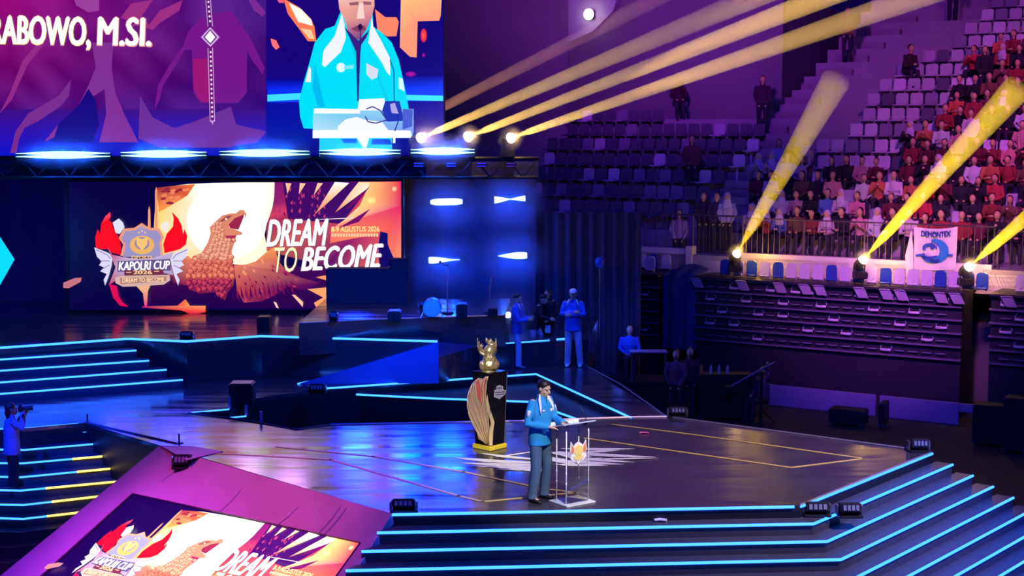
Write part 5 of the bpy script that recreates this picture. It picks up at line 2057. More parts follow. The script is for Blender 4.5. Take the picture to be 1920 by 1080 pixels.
# stair aisle between the blocks: pale steps rising obliquely
bm = bmesh.new()
for k in range(0, 17):
    s, _ = St(1340 + 14.5 * k if k < 8 else 1456 + 30 * (k - 8), 430 - 25 * k, dk(k))
    for h in (0, 1):
        sbox(bm, s - .6, s + .6, dk(k) - .62 + .0 * h, dk(k) - .38, zf(k) - .48, zf(k) - .24)
al = obj('aisle_steps', bm, mat('pale_step', (.55, .48, .55), .8))
tag(al, 'pale concrete aisle steps climbing between the two seating blocks', 'steps')

# low wall panels, bleachers
M_PANEL = mat('violet_board', (0.34, 0.24, 0.46), 0.8, scale=2, var=.25)
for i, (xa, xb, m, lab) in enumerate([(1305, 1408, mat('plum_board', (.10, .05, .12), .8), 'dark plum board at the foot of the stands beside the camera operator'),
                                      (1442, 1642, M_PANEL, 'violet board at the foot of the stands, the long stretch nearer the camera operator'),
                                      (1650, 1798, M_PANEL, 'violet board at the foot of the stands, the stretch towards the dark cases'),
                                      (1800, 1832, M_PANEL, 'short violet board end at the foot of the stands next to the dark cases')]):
    s0, _ = St(xa, 750, 0)
    s1, _ = St(xb, 780, 0)
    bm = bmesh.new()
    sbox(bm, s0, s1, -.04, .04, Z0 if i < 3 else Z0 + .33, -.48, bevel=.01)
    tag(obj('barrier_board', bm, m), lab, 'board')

M_BL = mat('bleacher_dark', (0.025, 0.022, 0.035), 0.6)
M_BOARD = mat('bleacher_nosing', (0.20, 0.16, 0.26), 0.4)
ROWZ = [2.13, 1.80, 1.47, 1.14, 0.81, 0.48]


def bleacher(s0, s1, lab):
    c = SP3((s0 + s1) / 2, .9, Z0)
    t = thing('bleacher', lab, 'stand', c, 0)
    bm = bmesh.new()
    sbox(bm, s0, s1, .66, 1.7, Z0, 2.1)
    obj('frame', bm, M_BL, t, world=True)
    bm = bmesh.new()
    sbox(bm, s0 - .03, s1 + .03, .5, 1.9, 2.12, 2.17)
    obj('deck', bm, M_BL, t, world=True)
    for z in ROWZ:
        bm = bmesh.new()
        sbox(bm, s0 - .02, s1 + .02, .54, .70, z - .035, z)
        obj('row_board', bm, M_BOARD, t, world=True)
    return t


bleacher(-5.9, -4.38, 'short folded bleacher lit blue beside the wing curtain')
bleacher(-3.25, 3.86, 'long folded bleacher with rows of tucked-in seats below the parapet')
bleacher(4.55, 7.2, 'folded bleacher beyond the gap at the banner end of the stands')
bm = bmesh.new()
n_ = 24
prev_ = None
for i in range(n_ + 1):
    t_ = i / n_
    s = -4.30 + 1.0 * t_
    d = .75 + .05 * math.sin(t_ * 14)
    r = [bm.verts.new(SP3(s, d, .1)), bm.verts.new(SP3(s, d + .02, 2.15)), bm.verts.new(SP3(s, 1.6, 2.25 + .15 * math.sin(3 * t_)))]
    if prev_:
        bm.faces.new((prev_[0], r[0], r[1], prev_[1]))
        bm.faces.new((prev_[1], r[1], r[2], prev_[2]))
    prev_ = r
tag(obj('cover_sheet', bm, mat('blue_sheet', (.05, .06, .22), .8), smooth=True), 'dark blue cover sheet hung over the gap between the folded bleachers', 'sheet')

# ---- folded seats in the bleacher face (one kind, two colours)
M_SW = mat('white_seat_plastic', (0.72, 0.66, 0.74), 0.4, var=.1)
M_SD = mat('navy_seat_plastic', (0.035, 0.05, 0.16), 0.4)


def folded_mesh(m):
    bm = bmesh.new()
    # rounded back edge
    pts = [(-.14, 0), (-.135, .06), (-.10, .11), (-.04, .135), (.04, .135), (.10, .11), (.135, .06), (.14, 0)]
    plate(bm, [(x, .05 - .0, z) for x, z in pts], (0, -1, 0), .03)
    tube(bm, [(x, .045, z) for x, z in pts], .012, seg=6)
    tube(bm, [(-.135, -.01, -.02), (-.07, -.035, -.025), (.07, -.035, -.025), (.135, -.01, -.02)], (.035, .022), seg=8, flat=(0, 0, 1))
    me = bpy.data.meshes.new('tucked_chair')
    bm.to_mesh(me)
    bm.free()
    me.materials.append(m)
    return me


fw, fd = folded_mesh(M_SW), folded_mesh(M_SD)
bmq = bmesh.new()
tube(bmq, [(-.12, -.01, -.02), (-.06, -.025, -.022), (.06, -.025, -.022), (.12, -.01, -.02)], (.018, .018), seg=6, flat=(0, 0, 1))
plate(bmq, [(-.12, .05, 0), (.12, .05, 0), (.12, .05, .1), (-.12, .05, .1)], (0, -1, 0), .02)
fq = bpy.data.meshes.new('tucked_chair')
bmq.to_mesh(fq)
bmq.free()
fq.materials.append(mat('slate_seat_plastic', (0.22, 0.20, 0.30), 0.45))
whites = {0: [1312, 1380, 1452, 1500, 1527, 1603, 1655, 1680, 1762, 1788, 1881], 1: [1335, 1403, 1475, 1550, 1626, 1705, 1908], 2: [1357, 1427, 1475, 1575, 1678, 1760, 1880],
          3: [1335, 1382, 1524, 1575, 1733, 1905], 4: [1427, 1651]}
rown = ['top', 'second', 'third', 'fourth', 'lowest']
for r, z in enumerate(ROWZ[:5]):
    z = z - .2
    for seg, (a, b) in enumerate(((-3.0, 3.7), (4.75, 7.0), (-5.7, -4.5))):
        n = int((b - a) / .345)
        for i in range(n):
            s = a + .345 * (i + .5)
            if s > 5.9:
                continue
            P = SP3(s, .62, z)
            x, y = proj(P)
            wht = any(abs(x - v) < 12.2 for v in whites[r]) and seg < 2
            if seg == 2:
                wht = (r + i) % 3 == 0
            o = bpy.data.objects.new('tucked_chair', fw if wht else fq)
            COL.objects.link(o)
            o.location = P
            o.rotation_euler = (0, 0, RZS)
            bl = ['long folded bleacher', 'banner-end folded bleacher', 'short blue-lit bleacher'][seg]
            tag(o, '%s tucked seat, %s from stage end, %s row, %s' % ('white' if wht else 'dark', ordn(i + 1), rown[r], bl), 'seat', 'tucked-in bleacher seats')

# ---- standing seat backs on the bleacher deck


def deck_seat_mesh(m):
    bm = bmesh.new()
    rings = []
    prof = [(-.145, .02), (-.15, .2), (-.145, .36), (-.12, .42), (-.06, .445), (.06, .445), (.12, .42), (.145, .36), (.15, .2), (.145, .02)]
    plate(bm, [(x, .05 + .0 * z, z) for x, z in prof], (0, -1, 0), .035)
    bmesh.ops.bevel(bm, geom=bm.edges[:], offset=.008, segments=1, affect='EDGES')
    tube(bm, [(-.12, .03, .06), (.12, .03, .06)], (.05, .03), seg=8, flat=(0, 1, 0))
    for sx in (-.1, .1):
        tube(bm, [(sx, .06, 0), (sx, .06, .1)], .014, seg=5)
    me = bpy.data.meshes.new('bleacher_chair')
    bm.to_mesh(me)
    bm.free()
    me.materials.append(m)
    return me


dw, dd = deck_seat_mesh(mat('lilac_seat', (0.66, 0.58, 0.70), .5)), deck_seat_mesh(mat('blue_seat', (0.03, 0.08, 0.40), .35))
seq = 'BWBWBWWWBWBWBWWWBWBB'
xs = [1358 + 24.6 * i + .04 * i * i for i in range(20)]
for i, x in enumerate(xs):
    s, _ = St(x, 510 + i * 2, 1.0)
    o = bpy.data.objects.new('bleacher_chair', dw if seq[i] == 'W' else dd)
    COL.objects.link(o)
    o.location = SP3(s, 1.0, 2.175)
    o.rotation_euler = (0, 0, RZS)
    tag(o, '%s upright seat, %s from the stage end on top of the long bleacher' % ('lilac' if seq[i] == 'W' else 'deep blue', ordn(i + 1)), 'seat', 'upright seats on the bleacher tops')
for x, d, c, z, lab in ((1165, .9, 'D', 2.175, 'blue-lit upright seat at the stage corner of the short bleacher'), (1191, .9, 'D', 2.175, 'shaded upright seat between the two blue-lit ones on the short bleacher'),
                        (1217, .9, 'W', 2.175, 'bright blue-lit upright seat on the short bleacher'), (1201, 1.6, 'W', 2.175, 'lilac upright seat against the wall behind the short bleacher, nearest the curtain'),
                        (1223, 1.6, 'D', 2.175, 'dark upright seat against the wall behind the short bleacher'), (1247, 1.6, 'W', 2.175, 'lilac upright seat against the wall next to the rose stretch'),
                        (1915, .95, 'W', 2.175, 'lilac upright seat at the far end beyond the yellow-lit wall')):
    s, _ = St(x, 510, d)
    o = bpy.data.objects.new('bleacher_chair', dw if c == 'W' else dd)
    COL.objects.link(o)
    o.location = SP3(s, d, z)
    o.rotation_euler = (0, 0, RZS)
    tag(o, lab, 'seat', 'upright seats on the bleacher tops')
# seats tipped forward over the edge of the deck
tipm = bpy.data.meshes.new('tipped_chair')
bm = bmesh.new()
plate(bm, [(-.15, 0, 0), (.12, 0, 0), (.15, 0, -.04), (.24, 0, -.24), (-.02, 0, -.24), (-.12, 0, -.06)], (0, -1, 0), .03)
tube(bm, [(-.15, -.01, 0), (-.05, -.012, .015), (.05, -.012, .015), (.13, -.01, 0)], .016, seg=6)
bm.to_mesh(tipm)
bm.free()
tipm.materials.append(mat('grey_lilac_plastic', (.40, .34, .46), .5))
for i, x in enumerate([1305, 1390, 1460, 1508, 1535, 1612, 1660, 1688, 1762, 1792, 1890]):
    s, _ = St(x, 530, .5)
    o = bpy.data.objects.new('tipped_chair', tipm)
    COL.objects.link(o)
    o.location = SP3(s, .47, 2.12)
    o.rotation_euler = (0, 0, RZS)
    tag(o, 'pale seat tipped forward over the bleacher edge, %s from the stage end' % ordn(i + 1), 'seat', 'tipped seats along the bleacher edge')

# ---- parapet and railing
M_PARA = mat('white_parapet', (0.70, 0.62, 0.66), 0.7, scale=1.5, var=.12)
bm = bmesh.new()
sbox(bm, -5.65, -4.12, 1.95, 2.15, 2.0, 2.78)
sbox(bm, -4.16, -3.98, 1.9, 2.2, 2.0, 2.86)
sbox(bm, -3.98, -2.5, 1.95, 2.15, 2.0, 2.48)
sbox(bm, -2.5, 4.22, 1.95, 2.15, 2.0, 2.74)
sbox(bm, 4.22, 9, 1.95, 2.15, 2.0, 2.50)
tag(obj('wall_parapet', bm, M_PARA), kind='structure')
M_RAIL = mat('rail_steel', (0.16, 0.12, 0.15), 0.4, metal=.6)


def railing(s0, s1, d, z0, z1, lab, pitch=.16, curve=None, m=M_RAIL):
    t = thing('railing', lab, 'railing', SP3((s0 + s1) / 2, d, z0))
    bm = bmesh.new()
    zt = (lambda s: z1) if curve is None else curve
    N = 10
    tube(bm, [SP3(s0 + (s1 - s0) * i / N, d, zt(s0 + (s1 - s0) * i / N)) for i in range(N + 1)], .022, seg=6)
    obj('top_rail', bm, m, t, world=True)
    bm = bmesh.new()
    tube(bm, [SP3(s0, d, z0 + .1), SP3(s1, d, z0 + .1)], .015, seg=6)
    obj('bottom_rail', bm, m, t, world=True)
    bm = bmesh.new()
    n = int((s1 - s0) / pitch)
    for i in range(n + 1):
        s = s0 + (s1 - s0) * i / n
        tube(bm, [SP3(s, d, z0 + .1), SP3(s, d, zt(s))], .009, seg=5, cap=False)
    obj('balusters', bm, m, t, world=True)['kind'] = 'stuff'
    n = max(1, int((s1 - s0) / 1.4))
    for i in range(n + 1):
        s = s0 + (s1 - s0) * i / n
        bm = bmesh.new()
        tube(bm, [SP3(s, d, z0), SP3(s, d, zt(s))], .024, seg=6)
        obj('post', bm, m, t, world=True)
    return t


railing(-5.6, -2.6, 2.25, 2.62, 3.70, 'dark steel railing above the rose-lit wall, curving down at the curtain', curve=lambda s: 3.72 - max(0, -4.9 - s) ** 1.3 * .45)
railing(-2.5, 4.2, 2.25, 2.62, 3.68, 'long steel railing in front of the seated crowd')
railing(4.3, 8.5, 2.25, 2.5, 3.6, 'steel railing beyond the banner with heavy uprights', pitch=.3)

# banner on the railing
bx = lambda x, y, off=0.0: onplane(x, y, S0 + SN * (1.93 - off), SN)
tb = thing('hanging_banner', 'white cloth banner with a blue round crest hung over the railing', 'banner', SP3(St(1750, 430, 1.9)[0], 1.93, 2.2))
bm = bmesh.new()
NX, NY = 22, 12
grid = []
for j in range(NY + 1):
    row = []
    for i in range(NX + 1):
        u_, v_ = i / NX, j / NY
        x = 1714 + 82 * u_ - 4 * v_ * u_
        y = 425 + 80 * v_ + 4 * math.sin(math.pi * u_) * (1 if j == 0 else .5)
        row.append(bm.verts.new(bx(x, y, .03 * math.sin(u_ * 9 + v_ * 3) * v_ + .01)))
    grid.append(row)
for j in range(NY):
    for i in range(NX):
        bm.faces.new((grid[j][i], grid[j + 1][i], grid[j + 1][i + 1], grid[j][i + 1]))
obj('cloth', bm, mat('banner_white', (.75, .70, .74), .8), tb, smooth=True, world=True)
bm = bmesh.new()
plate(bm, [bx(x, y, .0) for x, y in [(1709, 430), (1713, 470), (1712, 520), (1700, 515), (1697, 480)]], -SN, .01)
obj('side_fold', bm, mat('banner_white', (.75, .70, .74), .8), tb, world=True)
M_BB = mat('banner_blue', (.03, .07, .45), .8)
M_BM = mat('banner_mid_blue', (.02, .22, .62), .8)
bm = bmesh.new()
pts, faces = text_tris('DEMONTEX', 0, .05)
vs = [bm.verts.new(bx(1727 + 56 * p[0], 443 - 11 * p[1] + 2 * math.sin(3.1 * p[0]), .06)) for p in pts]
for f in faces:
    bm.faces.new([vs[i] for i in f])
obj('lettering', bm, M_BB, tb, world=True)


def bl(pts, m, nm='crest', off=.055):
    bm = bmesh.new()
    plate(bm, [bx(x, y, off) for x, y in pts], -SN, .004)
    obj(nm, bm, m, tb, world=True)


arc = lambda cx, cy, rx, ry, a0, a1, n: [(cx + rx * math.cos(math.radians(a0 + (a1 - a0) * i / n)), cy + ry * math.sin(math.radians(a0 + (a1 - a0) * i / n))) for i in range(n + 1)]
bl(arc(1752, 471, 27, 23, -100, 110, 14) + arc(1748, 470, 14, 16, 110, -100, 10), M_BM)
bl(arc(1750, 474, 24, 20, 60, 170, 10) + arc(1752, 471, 20, 15, 170, 60, 8), M_BB)
bl(arc(1743, 465, 14, 9, 150, 380, 12) + arc(1745, 466, 10, 5, 380, 150, 10), M_BB)
bl(arc(1748, 463, 4.5, 5, 0, 360, 10)[:-1], M_BB, off=.06)
bl(arc(1742, 480, 16, 5, 0, 180, 8) + arc(1742, 479, 12, 1.5, 180, 0, 8), M_BB)
for cx in (1722, 1781):
    bl([(cx - 5, 477), (cx + 5, 476), (cx + 5, 481), (cx - 5, 481)], M_BB)

# ---- lamps with beams on the bleacher deck
g = 'lamps on the bleachers throwing yellow beams'
for (x, y), (tx, ty), dY, ln, rr, pw, lab in (((1378, 482), (1596, 100), -4.5, 6.3, (.10, .36), 40, 'yellow lamp at the stage end of the bleacher seats'),
                                              ((1613, 493), (1930, 140), -4.5, 6.5, (.09, .33), 110, 'yellow lamp among the bleacher seats before the crowd'),
                                              ((1811, 505), (1960, 377), -2.5, 4.0, (.09, .22), 90, 'yellow lamp below the hanging banner')):
    p = onplane(x, y, S0 + SN * .62, SN)
    moving_head(p, V(tx, ty, p.y + dY), lab, ln, rr[0], rr[1], pw * 170, g, col=(1.0, .60, .015))
    point(p + SU * .35 + SN * .75 + Vector((0, 0, 0)), (1, .55, .04), 26, .05)
wp = onplane(1105, 27, S0 + SN * 10.6, SN)
t = thing('wall_lamp', 'single white lamp high on the arena wall', 'light', wp, RZS)
bm = bmesh.new()
ball(bm, (0, -.05, 0), (.2, .12, .2), 14, 9)
obj('globe', bm, M_LAMP, t, smooth=True)
bm = bmesh.new()
cbox(bm, (0, .15, 0), (.2, .2, .3), bevel=.02)
obj('bracket', bm, M_BLACK, t)

# ================================================================== UPPER SEATS AND CROWD


def seat_mesh():
    bm = bmesh.new()
    plate(bm, [(x, .18 + .05 * z, z) for x, z in [(-.18, .38), (-.2, .5), (-.2, .74), (-.16, .8), (.16, .8), (.2, .74), (.2, .5), (.18, .38)]], (0, -1, .05), .03)
    bmesh.ops.bevel(bm, geom=bm.edges[:], offset=.008, segments=1, affect='EDGES')
    plate(bm, [(-.2, .18, .42), (-.2, -.16, .44), (-.14, -.2, .44), (.14, -.2, .44), (.2, -.16, .44), (.2, .18, .42)], (0, 0, 1), .04)
    cbox(bm, (0, .1, .2), (.06, .08, .4))
    me = bpy.data.meshes.new('stadium_chair')
    bm.to_mesh(me)
    bm.free()
    return me


base_seat = seat_mesh()
seat_vars = []
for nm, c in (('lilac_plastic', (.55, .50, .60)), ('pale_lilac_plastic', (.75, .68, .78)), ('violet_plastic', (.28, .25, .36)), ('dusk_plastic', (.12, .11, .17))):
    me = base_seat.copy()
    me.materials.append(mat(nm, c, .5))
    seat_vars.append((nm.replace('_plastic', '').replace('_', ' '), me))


def crowd_mesh(pose, head):
    """seated spectator facing -Y; slots: 0 clothes, 1 skin, 2 hair, 3 dark trousers"""
    bm = bmesh.new()
    lean = .0
    if pose == 'stand':
        zh, zs = .92, 1.42
    else:
        zh, zs = .50, 1.0
    fwd = {'sit': -.02, 'lean': -.16, 'clap': -.05, 'side': 0, 'stand': 0, 'wave': 0}[pose]
    parts = []

    def add(fn, mi, vox):
        b2 = bmesh.new()
        fn(b2)
        me = baked(b2, vox, 1)
        parts.append((me, mi))

    P = {}
    P['ch'] = Vector((0, fwd * .6, zs - .17))
    P['nk'] = Vector((0, fwd, zs + .04))
    hd = Vector((0, fwd - .03, zs + .19))
    sh = [Vector((sx * .17, fwd * .9, zs)) for sx in (1, -1)]
    if pose in ('sit', 'side', 'stand'):
        wr = [Vector((sx * .12, -.28 if pose != 'stand' else -.1, zh + .12 if pose != 'stand' else zh - .05)) for sx in (1, -1)]
        el = [Vector((sx * .25, -.05, zh + .22)) for sx in (1, -1)]
    elif pose == 'clap':
        wr = [Vector((sx * .03, -.34, zh + .42)) for sx in (1, -1)]
        el = [Vector((sx * .24, -.16, zh + .22)) for sx in (1, -1)]
    elif pose == 'wave':
        wr = [Vector((.26, -.12, zs + .36)), Vector((-.1, -.28, zh + .12))]
        el = [Vector((.28, -.1, zs + .08)), Vector((-.25, -.05, zh + .2))]
    else:
        wr = [Vector((sx * .07, -.36, zh + .2)) for sx in (1, -1)]
        el = [Vector((sx * .22, -.2, zh + .16)) for sx in (1, -1)]

    def top(b):
        tube(b, [(0, .02, zh - .03), (0, .01, zh + .15), P['ch'], P['nk'] - Vector((0, 0, .06)), P['nk']], [(.17, .13), (.155, .12), (.18, .125), (.13, .09), (.06, .06)], seg=12, flat=(1, 0, 0))
        for i in (0, 1):
            tube(b, [sh[i], el[i], wr[i]], [.065, .055, .042], seg=8)
    add(top, 0, .022)

    def skin(b):
        ball(b, hd, (.085, .10, .115), 12, 9)
        tube(b, [P['nk'] - Vector((0, 0, .02)), hd], .05, seg=8)
        ball(b, hd + Vector((0, -.1, -.01)), (.015, .02, .02), 6, 5)
        for i in (0, 1):
            ball(b, wr[i] + (wr[i] - el[i]).normalized() * .06, (.04, .045, .04), 8, 6)
    add(skin, 1, .02)

    def legs(b):
        for sx in (1, -1):
            if pose == 'stand':
                tube(b, [(sx * .09, 0, zh), (sx * .1, 0, .5), (sx * .1, .02, .06)], [.095, .07, .055], seg=10)
                tube(b, [(sx * .1, .04, .04), (sx * .1, -.14, .035)], [.045, .035], seg=8)
            else:
                tube(b, [(sx * .09, .0, .50), (sx * .11, -.40, .50), (sx * .11, -.43, .08)], [.095, .072, .05], seg=10)
                tube(b, [(sx * .11, -.4, .05), (sx * .11, -.55, .035)], [.045, .035], seg=8)
    add(legs, 3, .022)

    def hair(b):
        if head == 'veil':
            ball(b, hd + Vector((0, .03, .02)), (.105, .11, .125), 12, 9)
            tube(b, [hd + Vector((0, .03, -.06)), P['nk'] + Vector((0, -.01, -.06)), P['ch'] + Vector((0, -.02, .02))], [(.10, .09), (.15, .12), (.17, .135)], seg=12, flat=(1, 0, 0))
        else:
            ball(b, hd + Vector((0, .035, .035)), (.09, .095, .10), 12, 9)
            if head == 'long':
                tube(b, [hd + Vector((0, .05, .03)), hd + Vector((0, .08, -.2))], [(.09, .06), (.07, .035)], seg=10, flat=(1, 0, 0))
    add(hair, 4 if head == 'veil' else 2, .022)
    out = bmesh.new()
    for me, mi in parts:
        me.polygons.foreach_set('material_index', [mi] * len(me.polygons))
        out.from_mesh(me)
        bpy.data.meshes.remove(me)
    me = bpy.data.meshes.new('spectator')
    out.to_mesh(me)
    out.free()
    for m in (mat('crowd_clothes', rough=.85, objcol=True, scale=8, var=.25), M_SKIN, M_HAIR, mat('crowd_trousers', (.03, .03, .05), .85), mat('veil_cloth', (.62, .55, .68), .85)):
        me.materials.append(m)
    me.polygons.foreach_set('use_smooth', [True] * len(me.polygons))
    return me


vars_ = {}
for pose in ('sit', 'lean', 'clap', 'wave', 'stand'):
    for head in ('short', 'long', 'veil'):
        vars_[(pose, head)] = crowd_mesh(pose, head)
TOPS = [('dark red', (.30, .03, .04)), ('red', (.55, .05, .06)), ('orange-red', (.65, .16, .08)), ('maroon', (.14, .02, .04)), ('black', (.02, .02, .03)), ('lilac', (.5, .42, .62)),
        ('blue', (.12, .18, .55)), ('rose', (.6, .28, .32)), ('brown', (.2, .09, .06)), ('white', (.7, .66, .66))]
WTS = {'hot': [6, 4, 3, 7, 9, 1, 1, 4, 6, 1.5], 'cool': [2, 1, 1, 2, 5, 6, 5, 2, 1, 3]}
POSEW = {'sit': 'sitting', 'lean': 'leaning forward', 'clap': 'clapping', 'wave': 'with one arm raised', 'stand': 'standing'}
HEADW = {'short': 'short hair', 'long': 'long hair', 'veil': 'pale headscarf'}
NUM = 'one two three four five six seven eight nine ten eleven twelve thirteen fourteen fifteen sixteen seventeen eighteen'.split()
crowd_zone = [(1352, 480), (1370, 400), (1392, 330), (1440, 300), (1500, 285), (1560, 330), (1650, 335), (1690, 262), (1760, 258), (1775, 200), (1800, 180), (1815, 130), (1850, 105), (1990, 80), (1990, 540), (1352, 540)]
cool_zone = [(1352, 540), (1370, 300), (1560, 270), (1600, 440), (1480, 470), (1470, 540)]
right_zone = [(1385, 430), (1400, 345), (1450, 300), (1500, 290), (1560, 255), (1596, 232), (1625, 180), (1700, 118), (1765, 85), (1820, 50), (1850, 0), (1870, -30), (1990, -30), (1990, 480), (1380, 480)]
left_zone = [(1000, 300), (1075, 215), (1180, 212), (1335, 222), (1425, 236), (1428, 262), (1395, 300), (1330, 372), (1262, 402), (1170, 396), (1000, 390)]
R = random.Random(21)
seats, people = [], []
for k in range(0, 18):
    for i in range(70):
        s = -15 + .46 * i + .13 * (k % 2)
        if s > 7.5:
            break
        P = SP3(s, dk(k), zf(k))
        x, y = proj(P + Vector((0, 0, .6)))
        inr = inpoly(x, y, right_zone)
        inl = inpoly(x, y, left_zone)
        if not (inr or inl) or x > 1945:
            continue
        hot = inpoly(x, y, crowd_zone)
        dens = .9 if not inpoly(x, y, [(1840, 320), (1920, 320), (1920, 400), (1840, 400)]) else .65
        if inr and hot and R.random() < dens:
            people.append((k, i, s, x, y))
            continue
        if inr and 1560 < x < 1700 and y < 200 and R.random() < .0:
            continue
        seats.append((k, i, s, x, y, inl))
seats.sort(key=lambda q: -q[4])
rowlab = lambda k: ordn(k + 1)
cnt = {}
for k, i, s, x, y, inl in sorted(seats, key=lambda q: (q[0], q[2])):
    cnt.setdefault((k, inl), []).append((k, i, s, x, y, inl))
allseats = []
for key, L_ in sorted(cnt.items(), key=lambda q: q[0]):
    for j, e in enumerate(L_):
        allseats.append((*e, j + 1))
near = sorted(allseats, key=lambda e: (e[5] and 1 or 0) * 8 + e[0])[:300]
nearset = {(e[0], e[1]) for e in near}
bm_rest = bmesh.new()
for e in allseats:
    k, i, s, x, y, inl, j = e
    P = SP3(s, dk(k), zf(k))
    if (k, i) in nearset:
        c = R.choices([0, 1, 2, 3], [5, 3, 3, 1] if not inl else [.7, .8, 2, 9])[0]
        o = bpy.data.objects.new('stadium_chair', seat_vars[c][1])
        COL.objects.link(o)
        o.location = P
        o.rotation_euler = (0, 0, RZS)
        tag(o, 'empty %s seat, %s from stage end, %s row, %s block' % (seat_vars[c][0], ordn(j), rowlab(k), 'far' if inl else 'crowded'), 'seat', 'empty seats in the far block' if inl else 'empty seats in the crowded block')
    else:
        b2 = bmesh.new()
        b2.from_mesh(base_seat)
        b2.transform(Matrix.Translation(P) @ RS.to_4x4())
        tm = bpy.data.meshes.new('x')
        b2.to_mesh(tm)
        b2.free()
        bm_rest.from_mesh(tm)
        bpy.data.meshes.remove(tm)
if len(bm_rest.verts):
    o = obj('stadium_chairs', bm_rest, mat('lilac_plastic'))
    tag(o, 'further empty lilac seats high in the stands', 'seats', kind='stuff')
people.sort(key=lambda q: (q[0], q[2]))
jn = {}
for k, i, s, x, y in people:
    jn[k] = jn.get(k, 0) + 1
    cool = inpoly(x, y, cool_zone)
    ti = R.choices(range(10), WTS['cool' if cool else 'hot'])[0]
    pose = R.choices(['sit', 'lean', 'clap', 'wave', 'stand'], [6, 4, 3, .6, .7])[0]
    head = R.choices(['short', 'long', 'veil'], [5, 2, 3] if cool else [6, 3, 1])[0]
    o = bpy.data.objects.new('person', vars_[(pose, head)])
    COL.objects.link(o)
    P = SP3(s, dk(k) + (.05 if pose != 'stand' else -.25), zf(k))
    o.location = P
    o.rotation_euler = (0, 0, RZS + R.uniform(-.3, .3))
    sc = R.uniform(.95, 1.06)
    o.scale = (sc, sc, sc)
    o.color = (*[c * R.uniform(.8, 1.2) for c in TOPS[ti][1]], 1)
    tag(o, 'person in %s, %s, %s, %s from aisle in crowd row %s' % (TOPS[ti][0], POSEW[pose], HEADW[head], ordn(jn[k]), NUM[k]), 'person', 'seated crowd')
print('people', len(people), 'seats', len(allseats))

# dark lone figures on the steps and in the far block
M_UM = cloth('umber', (.05, .025, .035))


def lone(px, py, k, pose, head, lab, rz=0.0, col=(.05, .02, .03), dz=0.0):
    s, _ = St(px, py, dk(k))
    o = bpy.data.objects.new('person', vars_[(pose, head)])
    COL.objects.link(o)
    o.location = SP3(s, dk(k) - .15, zf(k) + dz)
    o.rotation_euler = (0, 0, RZS + rz)
    o.color = (*col, 1)
    o.scale = (1.08, 1.08, 1.08)
    tag(o, lab, 'person')


lone(1275, 200, 8, 'sit', 'short', 'dark clothed person sitting alone at the top of the far block', .6)
lone(1300, 345, 3, 'stand', 'long', 'tall person in brown standing at the foot of the aisle steps', .5, (.16, .04, .06))
lone(1432, 230, 7, 'stand', 'long', 'person in dark plum standing where the far block meets the aisle', .4, (.06, .02, .05))
lone(1702, 160, 10, 'lean', 'short', 'dark clothed person sitting alone on the seats beside the violet aisle', .9)
lone(1788, 40, 15, 'stand', 'short', 'person in a grey top and black trousers standing high on the aisle', .2, (.35, .3, .4))
lone(1590, 130, 12, 'stand', 'long', 'person in olive standing in the path of the first yellow beam', .2, (.25, .2, .05))
for x, c, lab, hd in ((1318, (.03, .02, .05), 'person in black behind the railing at the aisle foot, first from the curtain', 'short'), (1343, (.05, .03, .08), 'person in dark blue behind the railing at the aisle foot', 'short'),
                      (1362, (.5, .42, .6), 'person in lilac with a pale headscarf behind the railing at the aisle foot', 'veil'), (1273, (.45, .3, .5), 'small person in rose behind the railing above the rose-lit wall', 'long')):
    s, _ = St(x, 450, 2.8)
    o = bpy.data.objects.new('person', vars_[('stand', hd)])
    COL.objects.link(o)
    o.location = SP3(s, 2.8, 2.62 if x > 1300 else 2.1)
    o.rotation_euler = (0, 0, RZS + .3)
    o.color = (*c, 1)
    tag(o, lab, 'person')

# ================================================================== PEOPLE AND GEAR ON THE ARENA FLOOR
p = V(1195, 690, 35.3)
bm = bmesh.new()
box(bm, (p.x - .75, 34.9, Z0), (p.x + .7, 36.0, Z0 + .98), bevel=.02)
tag(obj('crew_riser', bm, M_BLACK), 'black riser carrying the control table beside the wing curtain', 'platform')
zt = Z0 + .98
t = thing('control_table', 'narrow violet-lit table in front of the person in blue at the side of the stage', 'table', (p.x, 35.2, zt))
bm = bmesh.new()
box(bm, (-.2, -.2, .70), (.72, .2, .73), bevel=.004)
obj('table_top', bm, mat('lilac_table', (.4, .3, .5), .5), t)
for sx in (-.15, .67):
    for sy in (-.15, .15):
        bm = bmesh.new()
        tube(bm, [(sx, sy, 0), (sx, sy, .7)], .015, seg=6)
        obj('leg', bm, M_METAL, t)
o = bpy.data.objects.new('person', vars_[('sit', 'short')])
COL.objects.link(o)
o.location = (V(1180, 640, 35.7).x, 35.72, zt)
o.color = (.05, .15, .7, 1)
tag(o, 'person in bright blue sitting at the control table beside the wing curtain', 'person')
point((o.location.x - .3, 35.0, zt + 1.4), (.05, .1, 1), 25, .1)


def floor_person(px, Y, pose, head, col, lab, rz):
    o = bpy.data.objects.new('person', vars_[(pose, head)])
    COL.objects.link(o)
    o.location = (V(px, 700, Y).x, Y, Z0)
    o.rotation_euler = (0, 0, rz)
    o.color = (*col, 1)
    o.scale = (1.04,) * 3
    tag(o, lab, 'person')


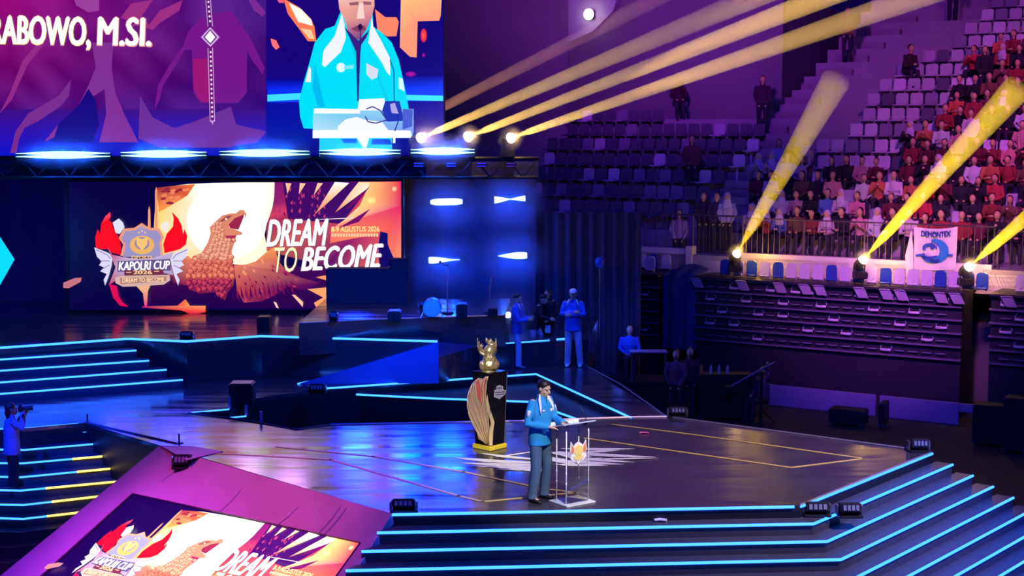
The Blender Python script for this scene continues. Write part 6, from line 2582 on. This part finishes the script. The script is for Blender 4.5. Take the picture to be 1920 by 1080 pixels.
floor_person(1268, 34.8, 'stand', 'long', (.12, .05, .12), 'person in plum standing on the arena floor by the black case, nearer the wing curtain', -.4)
floor_person(1292, 35.2, 'stand', 'short', (.05, .03, .06), 'person in black standing on the arena floor close to the bottles', .3)
floor_person(1432, 35.0, 'wave', 'short', (.22, .06, .16), 'person operating the camera crane on the arena floor', -1.0)
for px, Y, w_, h_, lab in ((1357, 35.2, 1.35, 1.15, 'long black flight case with bottles on its lid'), (1592, 34.4, .85, .42, 'low black case in front of the violet board'),
                           (1658, 34.2, .14, .62, 'slim black box leaning by the seam of the violet boards'), (1863, 32.2, .8, .95, 'tall black flight case at the end of the violet boards'),
                           (1908, 31.5, .5, 1.25, 'tallest black flight case near the edge of the frame')):
    c = V(px, 740, Y)
    t = thing('flight_case', lab, 'case', (c.x, Y, Z0), -.5 if px > 1400 else 0)
    bm = bmesh.new()
    box(bm, (-w_ / 2, -.25, .06), (w_ / 2, .25, h_), bevel=.015)
    obj('shell', bm, M_BLACK, t)
    bm = bmesh.new()
    for sx in (-1, 1):
        for z in (.09, h_ - .02):
            cbox(bm, (sx * (w_ / 2 - .02), -.24, z), (.06, .05, .05), bevel=.008)
    obj('corner_guard', bm, M_METAL, t)
    bm = bmesh.new()
    for sx in (-1, 1):
        tube(bm, [(sx * w_ * .4 - .015, -.18, .035), (sx * w_ * .4 + .015, -.18, .035)], .035, seg=10)
    obj('caster', bm, M_METAL, t)
for px, c, lab in ((1315, (.95, .28, .06), 'orange bottle on the long black case'), (1333, (.6, .55, .7), 'clear bottle next to the orange one on the case'), (1348, (.6, .55, .7), 'clear bottle in the middle of the case lid'),
                   (1364, (.8, .6, .75), 'clear bottle with a bright cap at the far end of the case lid')):
    Y = 35.05
    bm = bmesh.new()
    tube(bm, [(0, 0, 0), (0, 0, .16), (0, 0, .2), (0, 0, .24)], [.034, .034, .014, .014], seg=10)
    o = obj('bottle', bm, mat('bottle_' + ('orange' if c[1] < .4 else 'clear'), c, .25, emit=None), loc=(V(px, 700, Y).x, Y, Z0 + 1.15))
    tag(o, lab, 'bottle', 'bottles on the black case')
# camera crane
cx = V(1405, 700, 35.2).x
t = thing('camera_crane', 'thin camera crane arm reaching down from the operator towards the bottles', 'camera crane', (cx + .2, 34.6, Z0))
bm = bmesh.new()
tube(bm, [(0, 0, 0), (0, 0, 1.3)], .04, seg=8)
obj('column', bm, M_BLACK, t)
bm = bmesh.new()
tube(bm, [(-.75, -.1, .95), (0, 0, 1.35), (.3, .03, 1.5)], .025, seg=6)
obj('arm', bm, M_METAL, t)
bm = bmesh.new()
cbox(bm, (-.8, -.1, .88), (.2, .14, .14), bevel=.01)
obj('camera_head', bm, M_BLACK, t)
bm = bmesh.new()
for k in range(3):
    a = k * 2.1 + .4
    tube(bm, [(0, 0, .35), (.4 * math.cos(a), .4 * math.sin(a), .01)], .016, seg=5)
obj('tripod', bm, M_BLACK, t)
# blue stage light on a pole near the bleacher
lp = V(1124, 492, 35.0)
t = thing('pole_light', 'round blue stage light on a thin pole beside the short bleacher', 'light', (lp.x, 35.0, Z1))
bm = bmesh.new()
tube(bm, [(0, 0, 0), (0, 0, lp.z - Z1)], .014, seg=6)
obj('pole', bm, M_METAL, t)
bm = bmesh.new()
ball(bm, (0, 0, lp.z - Z1), (.11, .1, .14), 12, 8)
obj('lamp_head', bm, mat('blue_housing', (.1, .25, .8), .3), t, smooth=True)
